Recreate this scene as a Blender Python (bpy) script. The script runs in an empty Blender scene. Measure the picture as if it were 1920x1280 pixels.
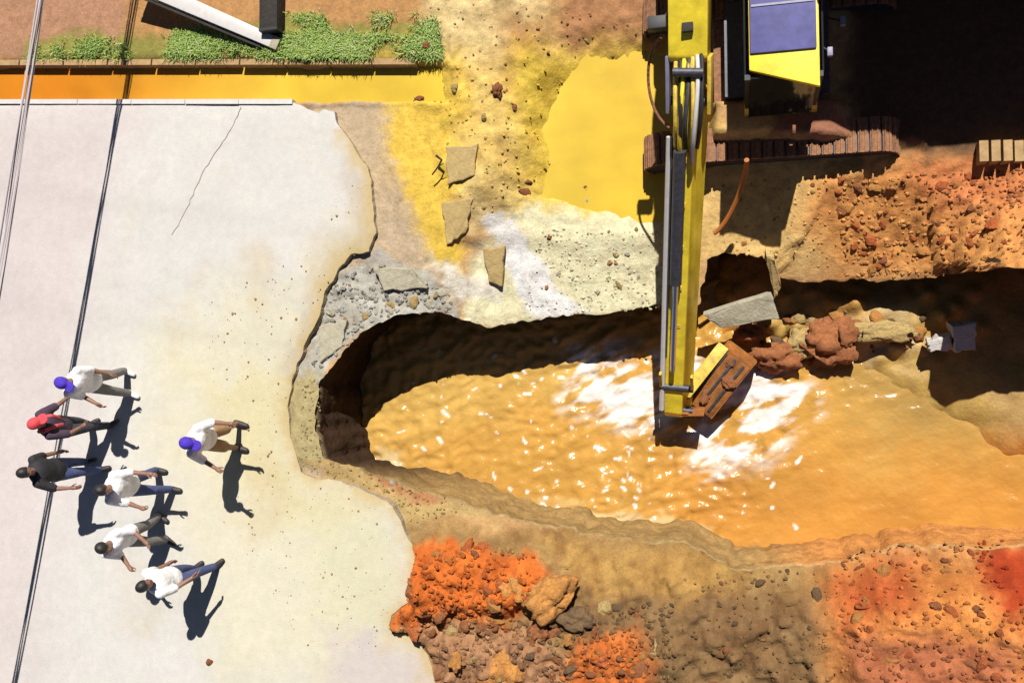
import bpy, bmesh, math, random
import numpy as np
from mathutils import Vector, Matrix, noise as mnoise

random.seed(7); rng = np.random.default_rng(7)
S = bpy.context.scene
COL = S.collection

# ------------------------------------------------------------------ camera
F, H = 1700.0, 11.5                       # focal length in px of a 1920 px wide frame, camera height
_d = np.array([440 / F, -100 / F, -1.0]); _d /= np.linalg.norm(_d)
_Z = -_d; _X = np.array([1.0, 0, 0]); _X -= (_X @ _Z) * _Z; _X /= np.linalg.norm(_X); _Y = np.cross(_Z, _X)
RC = np.stack([_X, _Y, _Z])               # camera axes -> world axes
cam = bpy.data.cameras.new("camera"); cam.sensor_width = 36; cam.lens = 36 * F / 1920
cam.clip_end = 2000; cam.clip_start = 0.1
co = bpy.data.objects.new("camera", cam); COL.objects.link(co)
M4 = Matrix([list(RC[0]) + [0], list(RC[1]) + [0], list(RC[2]) + [H], [0, 0, 0, 1]])
co.matrix_world = M4
S.camera = co

# ------------------------------------------------------------------ sky, sun, exposure
SUN = Vector((0.17, 0.66, 1.0)).normalized()
w = bpy.data.worlds.new("World"); S.world = w; w.use_nodes = True
nt = w.node_tree; bg = nt.nodes["Background"]
sky = nt.nodes.new("ShaderNodeTexSky"); sky.sky_type = 'NISHITA'; sky.sun_disc = False; sky.air_density = 0.42; sky.dust_density = 0.3
sky.sun_elevation = math.asin(SUN.z); sky.sun_rotation = math.atan2(SUN.x, SUN.y)
nt.links.new(sky.outputs[0], bg.inputs[0]); bg.inputs[1].default_value = 0.05
sl = bpy.data.lights.new("sun", 'SUN'); sl.energy = 5.0; sl.angle = math.radians(0.5); sl.color = (1.0, 0.965, 0.90)
so = bpy.data.objects.new("sun", sl); COL.objects.link(so); so.location = (6, 12, 20)
so.rotation_euler = SUN.to_track_quat('Z', 'Y').to_euler()
vs = S.view_settings; vs.view_transform = 'Standard'; vs.look = 'None'; vs.gamma = 1; vs.exposure = 0.56
S.cycles.diffuse_bounces = 2

# ------------------------------------------------------------------ small helpers
def un(px, py, z=0.0):
    v = RC @ np.array([(px - 960) / F, -(py - 640) / F, -1.0]); t = (z - H) / v[2]
    return Vector((v[0] * t, v[1] * t, z))
def proj(x, y, z):
    P = np.stack([x, y, z - H], -1) @ RC
    return np.stack([960 + F * P[..., 0] / -P[..., 2], 640 - F * P[..., 1] / -P[..., 2]], -1)
def lin(c):
    c = np.array(c, float) / 255.0
    return np.where(c <= 0.04045, c / 12.92, ((c + 0.055) / 1.055) ** 2.4)
KA = 1.93                                  # radiance of a white sunlit sheet at this exposure
def alb(r, g, b): return tuple(np.clip(lin((r, g, b)) / KA, 0, .8))

def tag(o, label=None, cat=None, group=None, kind=None):
    if label: o['label'] = label
    if cat: o['category'] = cat
    if group: o['group'] = group
    if kind: o['kind'] = kind
    return o
def empty(name, loc, rz=0.0):
    o = bpy.data.objects.new(name, None); COL.objects.link(o); o.location = loc; o.rotation_euler = (0, 0, rz)
    o.empty_display_size = .2
    return o
def link(name, me, mat=None, parent=None, loc=None):
    o = bpy.data.objects.new(name, me); COL.objects.link(o)
    if mat is not None and not me.materials: me.materials.append(mat)
    if parent is not None: o.parent = parent
    if loc is not None: o.location = loc
    return o
def pymesh(name, v, f, smooth=False):
    me = bpy.data.meshes.new(name); me.from_pydata([tuple(map(float, p)) for p in v], [], f); me.update()
    if smooth: me.polygons.foreach_set('use_smooth', [True] * len(me.polygons))
    return me

# ---- numpy noise
def _hash(ix, iy, seed):
    h = (ix.astype(np.int64) * 374761393 + iy.astype(np.int64) * 668265263 + seed * 974711) & 0x7fffffff
    h = ((h ^ (h >> 13)) * 1274126177) & 0x7fffffff
    return ((h ^ (h >> 16)) & 0xffff) / 65535.0
def vnoise(x, y, seed=0):
    ix = np.floor(x); iy = np.floor(y); fx = x - ix; fy = y - iy
    fx = fx * fx * fx * (fx * (fx * 6 - 15) + 10); fy = fy * fy * fy * (fy * (fy * 6 - 15) + 10)
    a = _hash(ix, iy, seed); b = _hash(ix + 1, iy, seed); c = _hash(ix, iy + 1, seed); d = _hash(ix + 1, iy + 1, seed)
    return (a + (b - a) * fx) * (1 - fy) + (c + (d - c) * fx) * fy
def fbm(x, y, sc, oct=4, seed=0, gain=.5):
    s = 0; a = 1; t = 0
    for k in range(oct):
        r = .6 * k + seed
        X = (x * math.cos(r) - y * math.sin(r)) * sc; Y = (x * math.sin(r) + y * math.cos(r)) * sc
        s = s + a * vnoise(X + 17.3 * k, Y - 9.1 * k, seed + k); t += a; a *= gain; sc *= 2.03
    return s / t * 2 - 1
def worley(x, y, sc, seed=0):
    X = x * sc; Y = y * sc; ix = np.floor(X); iy = np.floor(Y); d1 = np.full(X.shape, 9.0); hid = np.zeros(X.shape)
    for i in (-1, 0, 1):
        for j in (-1, 0, 1):
            cx = ix + i; cy = iy + j
            dx = cx + _hash(cx, cy, seed) - X; dy = cy + _hash(cx, cy, seed + 5) - Y
            d = dx * dx + dy * dy; m = d < d1
            d1 = np.where(m, d, d1); hid = np.where(m, _hash(cx, cy, seed + 9), hid)
    return np.sqrt(d1), hid
def sdpoly(P, poly):
    """signed distance to a polygon, negative inside; P (n,2)"""
    poly = np.array(poly, float); n = len(poly); out = np.full(len(P), 1e18); ins = np.zeros(len(P), bool)
    for i in range(n):
        a = poly[i]; b = poly[(i + 1) % n]; ab = b - a; ap = P - a
        t = np.clip((ap @ ab) / (ab @ ab + 1e-12), 0, 1); q = ap - t[:, None] * ab
        out = np.minimum(out, (q * q).sum(1))
        c = ((a[1] > P[:, 1]) != (b[1] > P[:, 1]))
        if abs(b[1] - a[1]) > 1e-12:
            ins ^= c & (P[:, 0] < (b[0] - a[0]) * (P[:, 1] - a[1]) / (b[1] - a[1]) + a[0])
    return np.sqrt(out) * np.where(ins, -1, 1)
def sstep(t): t = np.clip(t, 0, 1); return t * t * (3 - 2 * t)
def mask(P, poly, soft): return sstep(.5 - sdpoly(P, poly) / (soft))

# ------------------------------------------------------------------ materials
def mat(name, rgb, rough=.6, metal=0.0, nscale=0, namt=.0, bump=0, bscale=60, spec=None, coat=0):
    m = bpy.data.materials.new(name); m.use_nodes = True; n = m.node_tree; b = n.nodes["Principled BSDF"]
    b.inputs['Base Color'].default_value = (*rgb, 1); b.inputs['Roughness'].default_value = rough; b.inputs['Metallic'].default_value = metal
    if spec is not None: b.inputs['Specular IOR Level'].default_value = spec
    if coat: b.inputs['Coat Weight'].default_value = coat
    tc = n.nodes.new("ShaderNodeTexCoord")
    if nscale:
        t = n.nodes.new("ShaderNodeTexNoise"); t.inputs['Scale'].default_value = nscale; t.inputs['Detail'].default_value = 6
        t.inputs['Roughness'].default_value = .65
        n.links.new(tc.outputs['Object'], t.inputs['Vector'])
        r = n.nodes.new("ShaderNodeMapRange"); r.inputs[1].default_value = .3; r.inputs[2].default_value = .7
        r.inputs[3].default_value = 1 - namt; r.inputs[4].default_value = 1 + namt
        n.links.new(t.outputs[0], r.inputs[0])
        h = n.nodes.new("ShaderNodeMix"); h.data_type = 'RGBA'; h.blend_type = 'MULTIPLY'; h.inputs[0].default_value = 1
        h.inputs[6].default_value = (*rgb, 1); n.links.new(r.outputs[0], h.inputs[7]); n.links.new(h.outputs[2], b.inputs['Base Color'])
    if bump:
        t = n.nodes.new("ShaderNodeTexNoise"); t.inputs['Scale'].default_value = bscale; t.inputs['Detail'].default_value = 5
        n.links.new(tc.outputs['Object'], t.inputs['Vector'])
        u = n.nodes.new("ShaderNodeBump"); u.inputs['Strength'].default_value = bump; u.inputs['Distance'].default_value = .02
        n.links.new(t.outputs[0], u.inputs['Height']); n.links.new(u.outputs[0], b.inputs['Normal'])
    return m
def soil_mat(name, bump=.8, bscale=30, namt=.28, rough=.92, spec=.25):
    """base colour from the ground's own 'Col' attribute, broken up by grain"""
    m = mat(name, (.3, .2, .1), rough, bump=bump, bscale=bscale, spec=spec); n = m.node_tree; b = n.nodes["Principled BSDF"]
    a = n.nodes.new("ShaderNodeAttribute"); a.attribute_name = 'Col'
    tc = n.nodes.new("ShaderNodeTexCoord"); prev = a.outputs['Color']
    for sc, am, dt in ((9, namt, 8), (55, namt * .8, 3)):
        t = n.nodes.new("ShaderNodeTexNoise"); t.inputs['Scale'].default_value = sc; t.inputs['Detail'].default_value = dt
        t.inputs['Roughness'].default_value = .7
        n.links.new(tc.outputs['Object'], t.inputs['Vector'])
        r = n.nodes.new("ShaderNodeMapRange"); r.inputs[1].default_value = .3; r.inputs[2].default_value = .7
        r.inputs[3].default_value = 1 - am; r.inputs[4].default_value = 1 + am
        n.links.new(t.outputs[0], r.inputs[0])
        h = n.nodes.new("ShaderNodeMix"); h.data_type = 'RGBA'; h.blend_type = 'MULTIPLY'; h.inputs[0].default_value = 1
        n.links.new(prev, h.inputs[6]); n.links.new(r.outputs[0], h.inputs[7]); prev = h.outputs[2]
    n.links.new(prev, b.inputs['Base Color'])
    return m
M = {}
M['soil'] = soil_mat('soil', bump=.55, bscale=22, namt=.24)
M['road'] = soil_mat('road_concrete', bump=.25, bscale=60, namt=.07, rough=.85)
M['wall'] = soil_mat('pit_wall_earth', bump=1.0, bscale=14, namt=.3)
M['yellow'] = mat('yellow_paint', (.72, .54, .03), .45, nscale=3.5, namt=.3, bump=.1, bscale=30)
M['yellow_worn'] = mat('worn_yellow_paint', (.55, .38, .05), .55, nscale=9, namt=.4, bump=.2, bscale=40)
M['roofblue'] = mat('blue_grey_roof', alb(96, 94, 165), .65, nscale=6, namt=.3)
M['black'] = mat('black_rubber', (.012, .012, .013), .6, nscale=20, namt=.3)
M['darksteel'] = mat('dark_steel', (.05, .05, .06), .5, metal=.3, nscale=20, namt=.4)
M['chrome'] = mat('chrome', (.62, .63, .68), .18, metal=1)
M['bluegrey'] = mat('blue_grey_paint', alb(150, 148, 178), .5, nscale=10, namt=.2)
M['white'] = mat('white_paint', alb(246, 240, 236), .5, nscale=14, namt=.08)
M['glass'] = mat('cab_glass', (.012, .014, .014), .08)
M['mudsteel'] = mat('muddy_track_steel', alb(178, 126, 90), .95, nscale=16, namt=.4, bump=.5, bscale=40)
M['mudbrown'] = mat('brown_mud', alb(170, 112, 84), .9, nscale=12, namt=.3, bump=.8, bscale=25)
M['concrete'] = mat('broken_concrete', alb(206, 196, 168), .9, nscale=9, namt=.2, bump=.6, bscale=30)
M['concrete_tan'] = mat('tan_broken_asphalt', alb(218, 186, 122), .9, nscale=9, namt=.2, bump=.5, bscale=30)
M['concrete_white'] = mat('white_broken_concrete', alb(235, 228, 222), .9, nscale=9, namt=.12, bump=.6, bscale=30)
M['timber'] = mat('black_timber', (.02, .015, .012), .85, nscale=10, namt=.4, bump=.6, bscale=20)
M['clod_red'] = mat('red_clay', alb(226, 122, 58), .95, nscale=7, namt=.35, bump=1, bscale=18)
M['clod_orange'] = mat('orange_clay', alb(232, 160, 80), .95, nscale=7, namt=.35, bump=1, bscale=18)
M['clod_tan'] = mat('tan_earth', alb(222, 188, 120), .95, nscale=7, namt=.35, bump=1, bscale=18)
M['clod_brown'] = mat('brown_earth', alb(190, 118, 68), .95, nscale=7, namt=.35, bump=1, bscale=18)
M['clod_dark'] = mat('dark_earth', alb(142, 110, 74), .95, nscale=7, namt=.35, bump=1, bscale=18)
M['clod_grey'] = mat('grey_rubble', alb(185, 168, 150), .95, nscale=7, namt=.3, bump=1, bscale=18)
M['clod_pale'] = mat('pale_rubble', alb(238, 226, 200), .95, nscale=7, namt=.2, bump=1, bscale=18)
M['cable'] = mat('pale_cable_sheath', alb(238, 226, 228), .6)

# ------------------------------------------------------------------ regions of the ground (authored as outlines, turned into world points)
NZ = lambda P, sc, amp, seed: P + amp * np.stack([fbm(P[:, 0], P[:, 1], sc, 3, seed), fbm(P[:, 0], P[:, 1], sc, 3, seed + 31)], -1)
# rim of the pit: x, y, height of rim, undercut (outward +) or slope (inward -)
RIM = [(604, 852, -.02, -.10), (594, 800, -.03, -.06), (592, 755, -.02, .02), (602, 705, -.02, .1), (640, 662, -.03, .25), (668, 628, -.05, .3), (700, 610, -.06, .3),
       (745, 592, -.08, .35), (800, 588, -.2, .35), (845, 592, -.35, .35), (885, 607, -.48, .3), (915, 612, -.54, .3), (965, 602, -.58, .3), (1050, 592, -.6, .25),
       (1130, 584, -.6, .25), (1180, 586, -.6, .25), (1235, 575, -.6, .2), (1310, 574, -.6, .2), (1326, 480, -.55, .2), (1380, 474, -.48, .25), (1436, 478, -.5, .25),
       (1456, 522, -.7, .2), (1530, 526, -.78, .2), (1600, 524, -.8, .2), (1690, 524, -.78, .2), (1770, 520, -.72, .2), (1806, 516, -.5, .25), (1832, 512, .1, .35), (1870, 506, .6, .4), (1925, 502, .8, .4),
       (2010, 500, .6, .4), (2120, 560, .3, .2), (2260, 700, .0, -.1), (2260, 900, -.4, -.2), (2120, 1015, -.6, -.25), (1930, 1030, -.7, -.25), (1800, 1026, -.7, -.25), (1700, 1028, -.7, -.25), (1620, 1042, -.65, -.2),
       (1540, 1056, -.65, -.3), (1440, 1066, -.55, -.2), (1370, 1068, -.5, -.15), (1330, 1046, -.5, -.12), (1290, 1016, -.45, -.12), (1200, 1008, -.4, -.12), (1110, 1004, -.4, -.14), (1050, 990, -.4, -.14),
       (980, 978, -.35, -.16), (910, 958, -.3, -.16), (850, 938, -.28, -.18), (790, 926, -.25, -.2), (730, 904, -.2, -.15), (680, 884, -.12, .0), (640, 868, -.05, .2)]
def densify(rows, step):
    out = []
    for i in range(len(rows)):
        a = np.array(rows[i], float); b = np.array(rows[(i + 1) % len(rows)], float)
        k = max(1, int(np.linalg.norm((b - a)[:2]) / step))
        for j in range(k): out.append(a + (b - a) * j / k)
    return np.array(out)
rw = []
for px, py, z, u in RIM:
    p = un(px, py, z); rw.append((p.x, p.y, z, u))
rim = densify(rw, .045)
for it in range(2):                       # soften corners
    rim = (np.roll(rim, 1, 0) + 2 * rim + np.roll(rim, -1, 0)) / 4
arc = np.arange(len(rim)) * .045
tang = np.roll(rim, -1, 0)[:, :2] - np.roll(rim, 1, 0)[:, :2]; tang /= np.linalg.norm(tang, axis=1)[:, None]
RN = np.stack([tang[:, 1], -tang[:, 0]], -1)
_c = rim[:, :2].mean(0)
if ((rim[:, :2] - _c) * RN).sum() < 0: RN = -RN      # outward
ragged = fbm(arc, arc * 0, 2.2, 4, 3) * .07 + fbm(arc, arc * 0, 9, 3, 5) * .045
rim[:, :2] += RN * ragged[:, None]
RIMP = rim[:, :2].copy()

def wpoly(pts, z=0.0): return [tuple(un(x, y, z)[:2]) for x, y in pts]
ROAD_PX = [(-900, 196), (60, 193), (330, 192), (548, 192), (575, 205), (602, 212), (606, 200), (625, 204), (640, 250), (664, 284), (690, 316), (696, 360), (702, 440), (690, 474), (655, 482),
           (632, 505), (604, 556), (588, 604), (572, 648), (548, 712), (538, 760), (543, 810), (556, 862), (564, 888), (640, 908), (700, 924), (736, 948), (752, 980), (764, 1000), (775, 1020), (780, 1040), (772, 1090), (765, 1130), (732, 1152), (728, 1186), (775, 1198), (800, 1225), (812, 1260), (822, 1300), (850, 1500), (850, 2200), (-900, 2200)]

# ground colour layers in order: outline, softness, colour
CL = [
 ([(-2000, -2000), (4000, -2000), (4000, 4000), (-2000, 4000)], 1, (214, 168, 112)),
 ([(-3000, -3000), (1260, -3000), (1260, 108), (-3000, 118)], 20, (205, 152, 96)),
 ([(-3000, -600), (232, -600), (225, 96), (-3000, 100)], 25, (196, 146, 112)),
 ([(50, 66), (330, 60), (560, 40), (800, 60), (800, 116), (40, 118)], 26, (158, 150, 74)),
 ([(1030, -300), (1260, -300), (1258, 104), (1060, 104)], 50, (190, 136, 92)),
 ([(585, 185), (770, 188), (760, 330), (830, 470), (870, 560), (700, 600), (560, 740), (535, 850), (600, 880), (820, 1010), (500, 1100), (400, 700), (500, 300)], 20, (212, 186, 152)),
 ([(740, 186), (850, 186), (858, 300), (830, 380), (860, 520), (800, 470), (748, 330), (735, 240)], 30, (250, 206, 78)),
 ([(800, -50), (1010, -50), (1060, 130), (1040, 330), (1010, 420), (850, 420), (835, 250), (780, 120)], 70, (238, 208, 146)),
 ([(940, 40), (1040, 40), (1040, 150), (960, 180), (930, 130)], 100, (186, 134, 80)),
 ([(740, 112), (1300, 104), (1320, 400), (1000, 410), (870, 330), (740, 330)], 130, (250, 206, 84), .55),
 ([(975, 100), (1300, 96), (1340, 330), (1260, 430), (1060, 420), (990, 330), (960, 220)], 80, (250, 214, 84)),
 ([(700, 112), (850, 116), (880, 200), (850, 320), (850, 480), (800, 470), (748, 330), (730, 210)], 50, (250, 208, 84)),
 ([(1000, 380), (1120, 400), (1270, 395), (1270, 600), (860, 620), (880, 470)], 40, (250, 240, 196)),
 ([(905, 405), (945, 385), (985, 450), (1060, 550), (1110, 592), (1000, 596), (935, 500)], 16, (255, 250, 244)),
 ([(800, 470), (900, 530), (932, 552), (905, 566), (840, 540)], 20, (250, 240, 222)),
 ([(640, 492), (700, 476), (790, 515), (850, 560), (845, 595), (750, 590), (700, 610), (640, 660), (590, 720), (560, 690), (590, 600)], 20, (196, 190, 176)),
 ([(535, 720), (580, 690), (612, 720), (612, 866), (560, 890), (530, 800)], 22, (196, 178, 126)),
 ([(555, 858), (700, 876), (800, 920), (930, 955), (880, 968), (770, 1006), (730, 940)], 16, (204, 172, 112)),
 ([(690, 872), (760, 892), (830, 930), (800, 945), (720, 916)], 22, (196, 132, 88)),
 ([(1250, 225), (1720, 225), (1720, 470), (1440, 520), (1250, 480)], 60, (250, 206, 130)),
 ([(1540, 300), (2500, 260), (2500, 520), (1560, 520), (1500, 420)], 90, (240, 166, 92)),
 ([(1680, 290), (2500, 280), (2500, 420), (1760, 400)], 70, (226, 140, 84)),
 ([(1500, -900), (2800, -900), (2800, 282), (1600, 282)], 50, (120, 88, 62)),  # corner in shadow: part of that shade put into the earth colour
 ([(1440, 175), (1580, 190), (1600, 258), (1440, 250)], 30, (178, 120, 92)),
 # bottom
 ([(640, 1000), (900, 985), (1300, 1000), (1550, 1050), (2600, 1000), (2600, 2400), (600, 2400)], 40, (176, 138, 84)),
 ([(1040, 1110), (1320, 1090), (1560, 1130), (1580, 1400), (1080, 1400)], 90, (146, 112, 72)),
 ([(1000, 1010), (1330, 1020), (1420, 1080), (1300, 1130), (1100, 1100)], 60, (190, 146, 80)),
 ([(720, 1145), (980, 1160), (1060, 1230), (1100, 1400), (800, 1400), (770, 1200)], 60, (186, 136, 96)),
 ([(775, 1035), (890, 1016), (995, 1040), (1030, 1100), (960, 1170), (870, 1150), (780, 1165), (722, 1190), (735, 1150), (775, 1120)], 24, (232, 122, 48)),
 ([(1080, 1190), (1180, 1180), (1230, 1240), (1210, 1400), (1060, 1400)], 40, (224, 124, 56)),
 ([(1555, 1056), (1640, 1036), (2600, 1000), (2600, 2000), (1640, 2000), (1560, 1200)], 130, (230, 146, 74)),
 ([(1575, 1100), (1700, 1050), (1700, 1130), (1590, 1180)], 110, (220, 108, 56)),
 ([(1600, 1190), (1900, 1200), (1900, 1400), (1600, 1400)], 70, (190, 112, 72)),
 ([(1840, 1030), (1930, 1020), (2300, 1000), (2300, 1180), (1880, 1160)], 60, (196, 74, 32)),
]
def colours(P, layers=CL, warp=14):
    Q = NZ(P, .012, warp * 1.6, 11); Q = NZ(Q, .05, warp * 1.1, 12)
    c = np.tile(lin((214, 168, 112)), (len(P), 1))
    for lay in layers:
        poly, soft, rgb = lay[:3]; m = mask(Q, poly, soft)[:, None] * (lay[3] if len(lay) > 3 else 1); c = c * (1 - m) + lin(rgb) * m
    return np.clip(c / KA, 0, .8)
def set_col(me, c):
    a = me.color_attributes.new('Col', 'FLOAT_COLOR', 'POINT')
    a.data.foreach_set('color', np.concatenate([c, np.ones((len(c), 1))], 1).astype(np.float32).ravel())
def grid_axis(lo, hi, st, far):
    a = list(np.arange(lo, hi + st / 2, st)); d = st; x = a[-1]
    while x < far: d *= 1.35; x += d; a.append(x)
    d = st; x = a[0]; pre = []
    while x > -far: d *= 1.35; x -= d; pre.append(x)
    return np.array(pre[::-1] + a)
def gridmesh(name, xs, ys, z, keep=None, uvsnap=None):
    nx, ny = len(xs), len(ys)
    X, Y = (np.meshgrid(xs, ys) if uvsnap is None else uvsnap)
    V = np.stack([X.ravel(), Y.ravel(), z.ravel()], -1)
    i = np.arange(nx * ny).reshape(ny, nx)
    Q = np.stack([i[:-1, :-1], i[:-1, 1:], i[1:, 1:], i[1:, :-1]], -1).reshape(-1, 4)
    if keep is not None: Q = Q[keep.ravel()]
    used = np.unique(Q); remap = np.full(nx * ny, -1); remap[used] = np.arange(len(used))
    V = V[used]; Q = remap[Q]
    me = bpy.data.meshes.new(name); me.vertices.add(len(V)); me.vertices.foreach_set('co', V.astype(np.float32).ravel())
    me.loops.add(len(Q) * 4); me.loops.foreach_set('vertex_index', Q.astype(np.int32).ravel())
    me.polygons.add(len(Q)); me.polygons.foreach_set('loop_start', np.arange(0, len(Q) * 4, 4, dtype=np.int32))
    me.polygons.foreach_set('use_smooth', np.ones(len(Q), bool)); me.update(calc_edges=True); me.validate()
    return me, used
def nearest_on(P, loop, vals=None):
    """nearest point on a dense closed loop (by vertices)"""
    best = np.full(len(P), 1e9); idx = np.zeros(len(P), int)
    for s in range(0, len(P), 20000):
        d = ((P[s:s + 20000, None, :] - loop[None]) ** 2).sum(-1); k = d.argmin(1)
        idx[s:s + 20000] = k; best[s:s + 20000] = d[np.arange(len(k)), k]
    return np.sqrt(best), idx

# ------------------------------------------------------------------ ground heights
HL = [  # outline, softness px, height
 ([(-3000, -3000), (820, -3000), (820, 112), (-3000, 116)], 14, .05),
 ([(-3000, 122), (800, 120), (860, 130), (860, 186), (-3000, 188)], 10, -.24),
 ([(590, 190), (770, 188), (830, 470), (870, 560), (700, 600), (560, 740), (535, 850), (600, 880), (900, 1010), (300, 1100), (200, 700), (400, 240)], 20, -.10),
 ([(735, 196), (850, 196), (858, 300), (822, 440), (770, 360)], 40, -.095),
 ([(980, -260), (1400, -260), (1400, 110), (990, 110)], 140, -.20),
 ([(940, 290), (1340, 290), (1340, 460), (900, 460)], 110, -.33),
 ([(1030, 72), (1420, 66), (1420, 240), (1300, 400), (1200, 408), (1120, 392), (1020, 340), (985, 230)], 90, -.47),
 ([(1320, 230), (2600, 220), (2600, 560), (1320, 560)], 60, -.16),
 ([(1335, 196), (1722, 200), (1735, 266), (1335, 268)], 26, .30),
 ([(1500, -1500), (3200, -1500), (3200, 280), (1600, 280)], 120, -.12),
 ([(800, -80), (1020, -80), (1040, 100), (960, 200), (960, 330), (900, 420), (850, 330), (820, 150)], 110, .06),
 ([(840, 420), (1000, 400), (1340, 400), (1340, 620), (840, 620)], 110, -.335),
 ([(640, 1000), (900, 985), (1300, 1000), (1550, 1050), (2600, 1000), (2600, 2400), (600, 2400)], 40, -.10),
 ([(775, 1040), (890, 1022), (990, 1040), (1030, 1100), (960, 1160), (870, 1150), (790, 1165), (745, 1170)], 80, .34),
 ([(780, 1170), (1000, 1170), (1240, 1170), (1260, 1400), (830, 1400)], 100, .26),
 ([(1600, 1060), (2600, 1020), (2600, 2000), (1640, 2000)], 150, .30),
]
ROUGH = [  # outline, softness, clod relief
 ([(800, -100), (1250, -100), (1250, 105), (1040, 105), (1020, 420), (850, 420), (790, 120)], 60, .045),
 ([(880, 400), (1270, 395), (1270, 600), (880, 600)], 60, .03),
 ([(1330, 300), (2600, 300), (2600, 540), (1330, 540)], 90, .03),
 ([(1540, 300), (2600, 300), (2600, 540), (1580, 520)], 90, .075),
 ([(590, 480), (840, 480), (860, 610), (690, 620), (600, 760), (540, 740)], 30, .05),
 ([(540, 700), (620, 700), (620, 880), (900, 960), (780, 1010), (560, 890)], 20, .02),
 ([(720, 1010), (1060, 1010), (1260, 1160), (1280, 1500), (760, 1500)], 40, .15),
 ([(1050, 1060), (1330, 1050), (1600, 1080), (1600, 1500), (1200, 1500)], 100, .12),
 ([(1550, 1040), (2600, 1000), (2600, 1700), (1560, 1700)], 70, .10),
]
xs = grid_axis(-12.6, 5.2, .036, 90); ys = grid_axis(-5.6, 7.4, .036, 90)
X, Y = np.meshgrid(xs, ys); P = np.stack([X.ravel(), Y.ravel()], -1)
fine = (P[:, 0] > -13.5) & (P[:, 0] < 6) & (P[:, 1] > -7) & (P[:, 1] < 8.2)
q = np.full((len(P), 2), -9000.0); q[fine] = proj(P[fine, 0], P[fine, 1], np.zeros(fine.sum()))
h = np.zeros(len(P)); qf = NZ(q[fine], .015, 10, 41); hf = np.zeros(fine.sum()); rf = np.full(fine.sum(), .006)
for poly, soft, t in HL: m = mask(qf, poly, soft); hf = hf * (1 - m) + t * m
for poly, soft, t in ROUGH: m = mask(qf, poly, soft); rf = rf * (1 - m) + t * m
Pf = P[fine]
hb_ = hf.copy(); hf += .75 * np.exp(-(((q[fine] - [2010, 440]) / [110, 80]) ** 2).sum(1))
for sc, am, sd in ((1.7, .9, 6), (3.2, 1.0, 1), (7.5, .6, 2), (13, .4, 3)):
    wd, hid = worley(Pf[:, 0] + .15 * fbm(Pf[:, 0], Pf[:, 1], 3, 2, 8), Pf[:, 1] + .15 * fbm(Pf[:, 0], Pf[:, 1], 3, 2, 9), sc, sd)
    hf += rf * am * (np.clip(.62 - wd, 0, 1) * 2.2 * hid - .35)
hf += rf * 1.0 * fbm(Pf[:, 0], Pf[:, 1], 2.0, 6, 21, .6) + .012 * fbm(Pf[:, 0], Pf[:, 1], .8, 3, 22)
near = np.full(len(P), 99.0); near[fine] = np.abs(sdpoly(Pf, RIMP[::4])); nsel = np.where(near < 3.0)[0]
dist, ridx = nearest_on(P[nsel], RIMP[::2]); ridx = ridx * 2
h[fine] = hf; hbase = np.zeros(len(P)); hbase[fine] = hb_
lam_r = np.where((rim[:, 2] < -.36) & (rim[:, 1] > 0), np.where(rim[:, 0] < -.8, 1.25, 1.2), np.where(rim[:, 1] > 0, .3, .38))
for it in range(60): lam_r = (np.roll(lam_r, 1) + lam_r + np.roll(lam_r, -1)) / 3
rz_s = rim[:, 2].copy()
for it in range(12): rz_s = (np.roll(rz_s, 1) + rz_s + np.roll(rz_s, -1)) / 3
lam = lam_r[ridx]; rzv = np.where(dist > .1, rz_s[ridx], rim[ridx, 2])
lin_w = np.clip(1 - dist / lam, 0, 1); lw = sstep((lam - .5) / .5)
wt = np.exp(-(dist / np.minimum(lam, .5)) ** 2) * (1 - lw) + lin_w * lw
h[nsel] = h[nsel] * (1 - wt) + (rzv + .5 * (h[nsel] - hbase[nsel]) * (1 - np.exp(-dist / .15))) * wt
dam = np.zeros(len(P)); dam[fine] = np.maximum(mask(qf, [(1000, 392), (1120, 398), (1200, 412), (1262, 398), (1330, 330), (1370, 360), (1290, 440), (1100, 450), (990, 430)], 80), mask(qf, [(720, 300), (860, 300), (1000, 400), (1000, 440), (860, 440), (740, 420)], 40))
h = np.where(dam > 0, np.maximum(h, h * (1 - dam) + dam * ((-.07 - .285 * sstep((P[:, 0] + 4.2) / 1.6)) + .02 * fbm(P[:, 0], P[:, 1], 4, 3, 55))), h)
# the road bed lies under the slab
_rd = []
for k in range(len(ROAD_PX)):
    a = np.array(un(*ROAD_PX[k])[:2]); b = np.array(un(*ROAD_PX[(k + 1) % len(ROAD_PX)])[:2])
    vis_ = max(ROAD_PX[k][0], ROAD_PX[(k + 1) % len(ROAD_PX)][0]) > 200 and max(ROAD_PX[k][1], ROAD_PX[(k + 1) % len(ROAD_PX)][1]) < 1600
    nn_ = max(1, int(np.linalg.norm(b - a) / (.05 if vis_ else 1.5)))
    for j in range(nn_): _rd.append(a + (b - a) * j / nn_)
ROADD = np.array(_rd)
arcr = np.arange(len(ROADD)) * .05
ROADD = ROADD + np.stack([fbm(arcr, arcr * 0, 1.7, 4, 61), fbm(arcr, arcr * 0, 1.7, 4, 62)], -1) * .06 + np.stack([fbm(arcr, arcr * 0, 7, 3, 63), fbm(arcr, arcr * 0, 7, 3, 64)], -1) * .035
sdr = np.full(len(P), 9.0); sdr[fine] = sdpoly(Pf, ROADD); farroad = (~fine) & (P[:, 0] < -5) & (P[:, 1] < 4)
h = np.where(farroad, -.3, h); h = np.where(sdr < -.12, np.minimum(h, -.18), np.where(sdr < .05, np.minimum(h, -.035), h))
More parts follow.
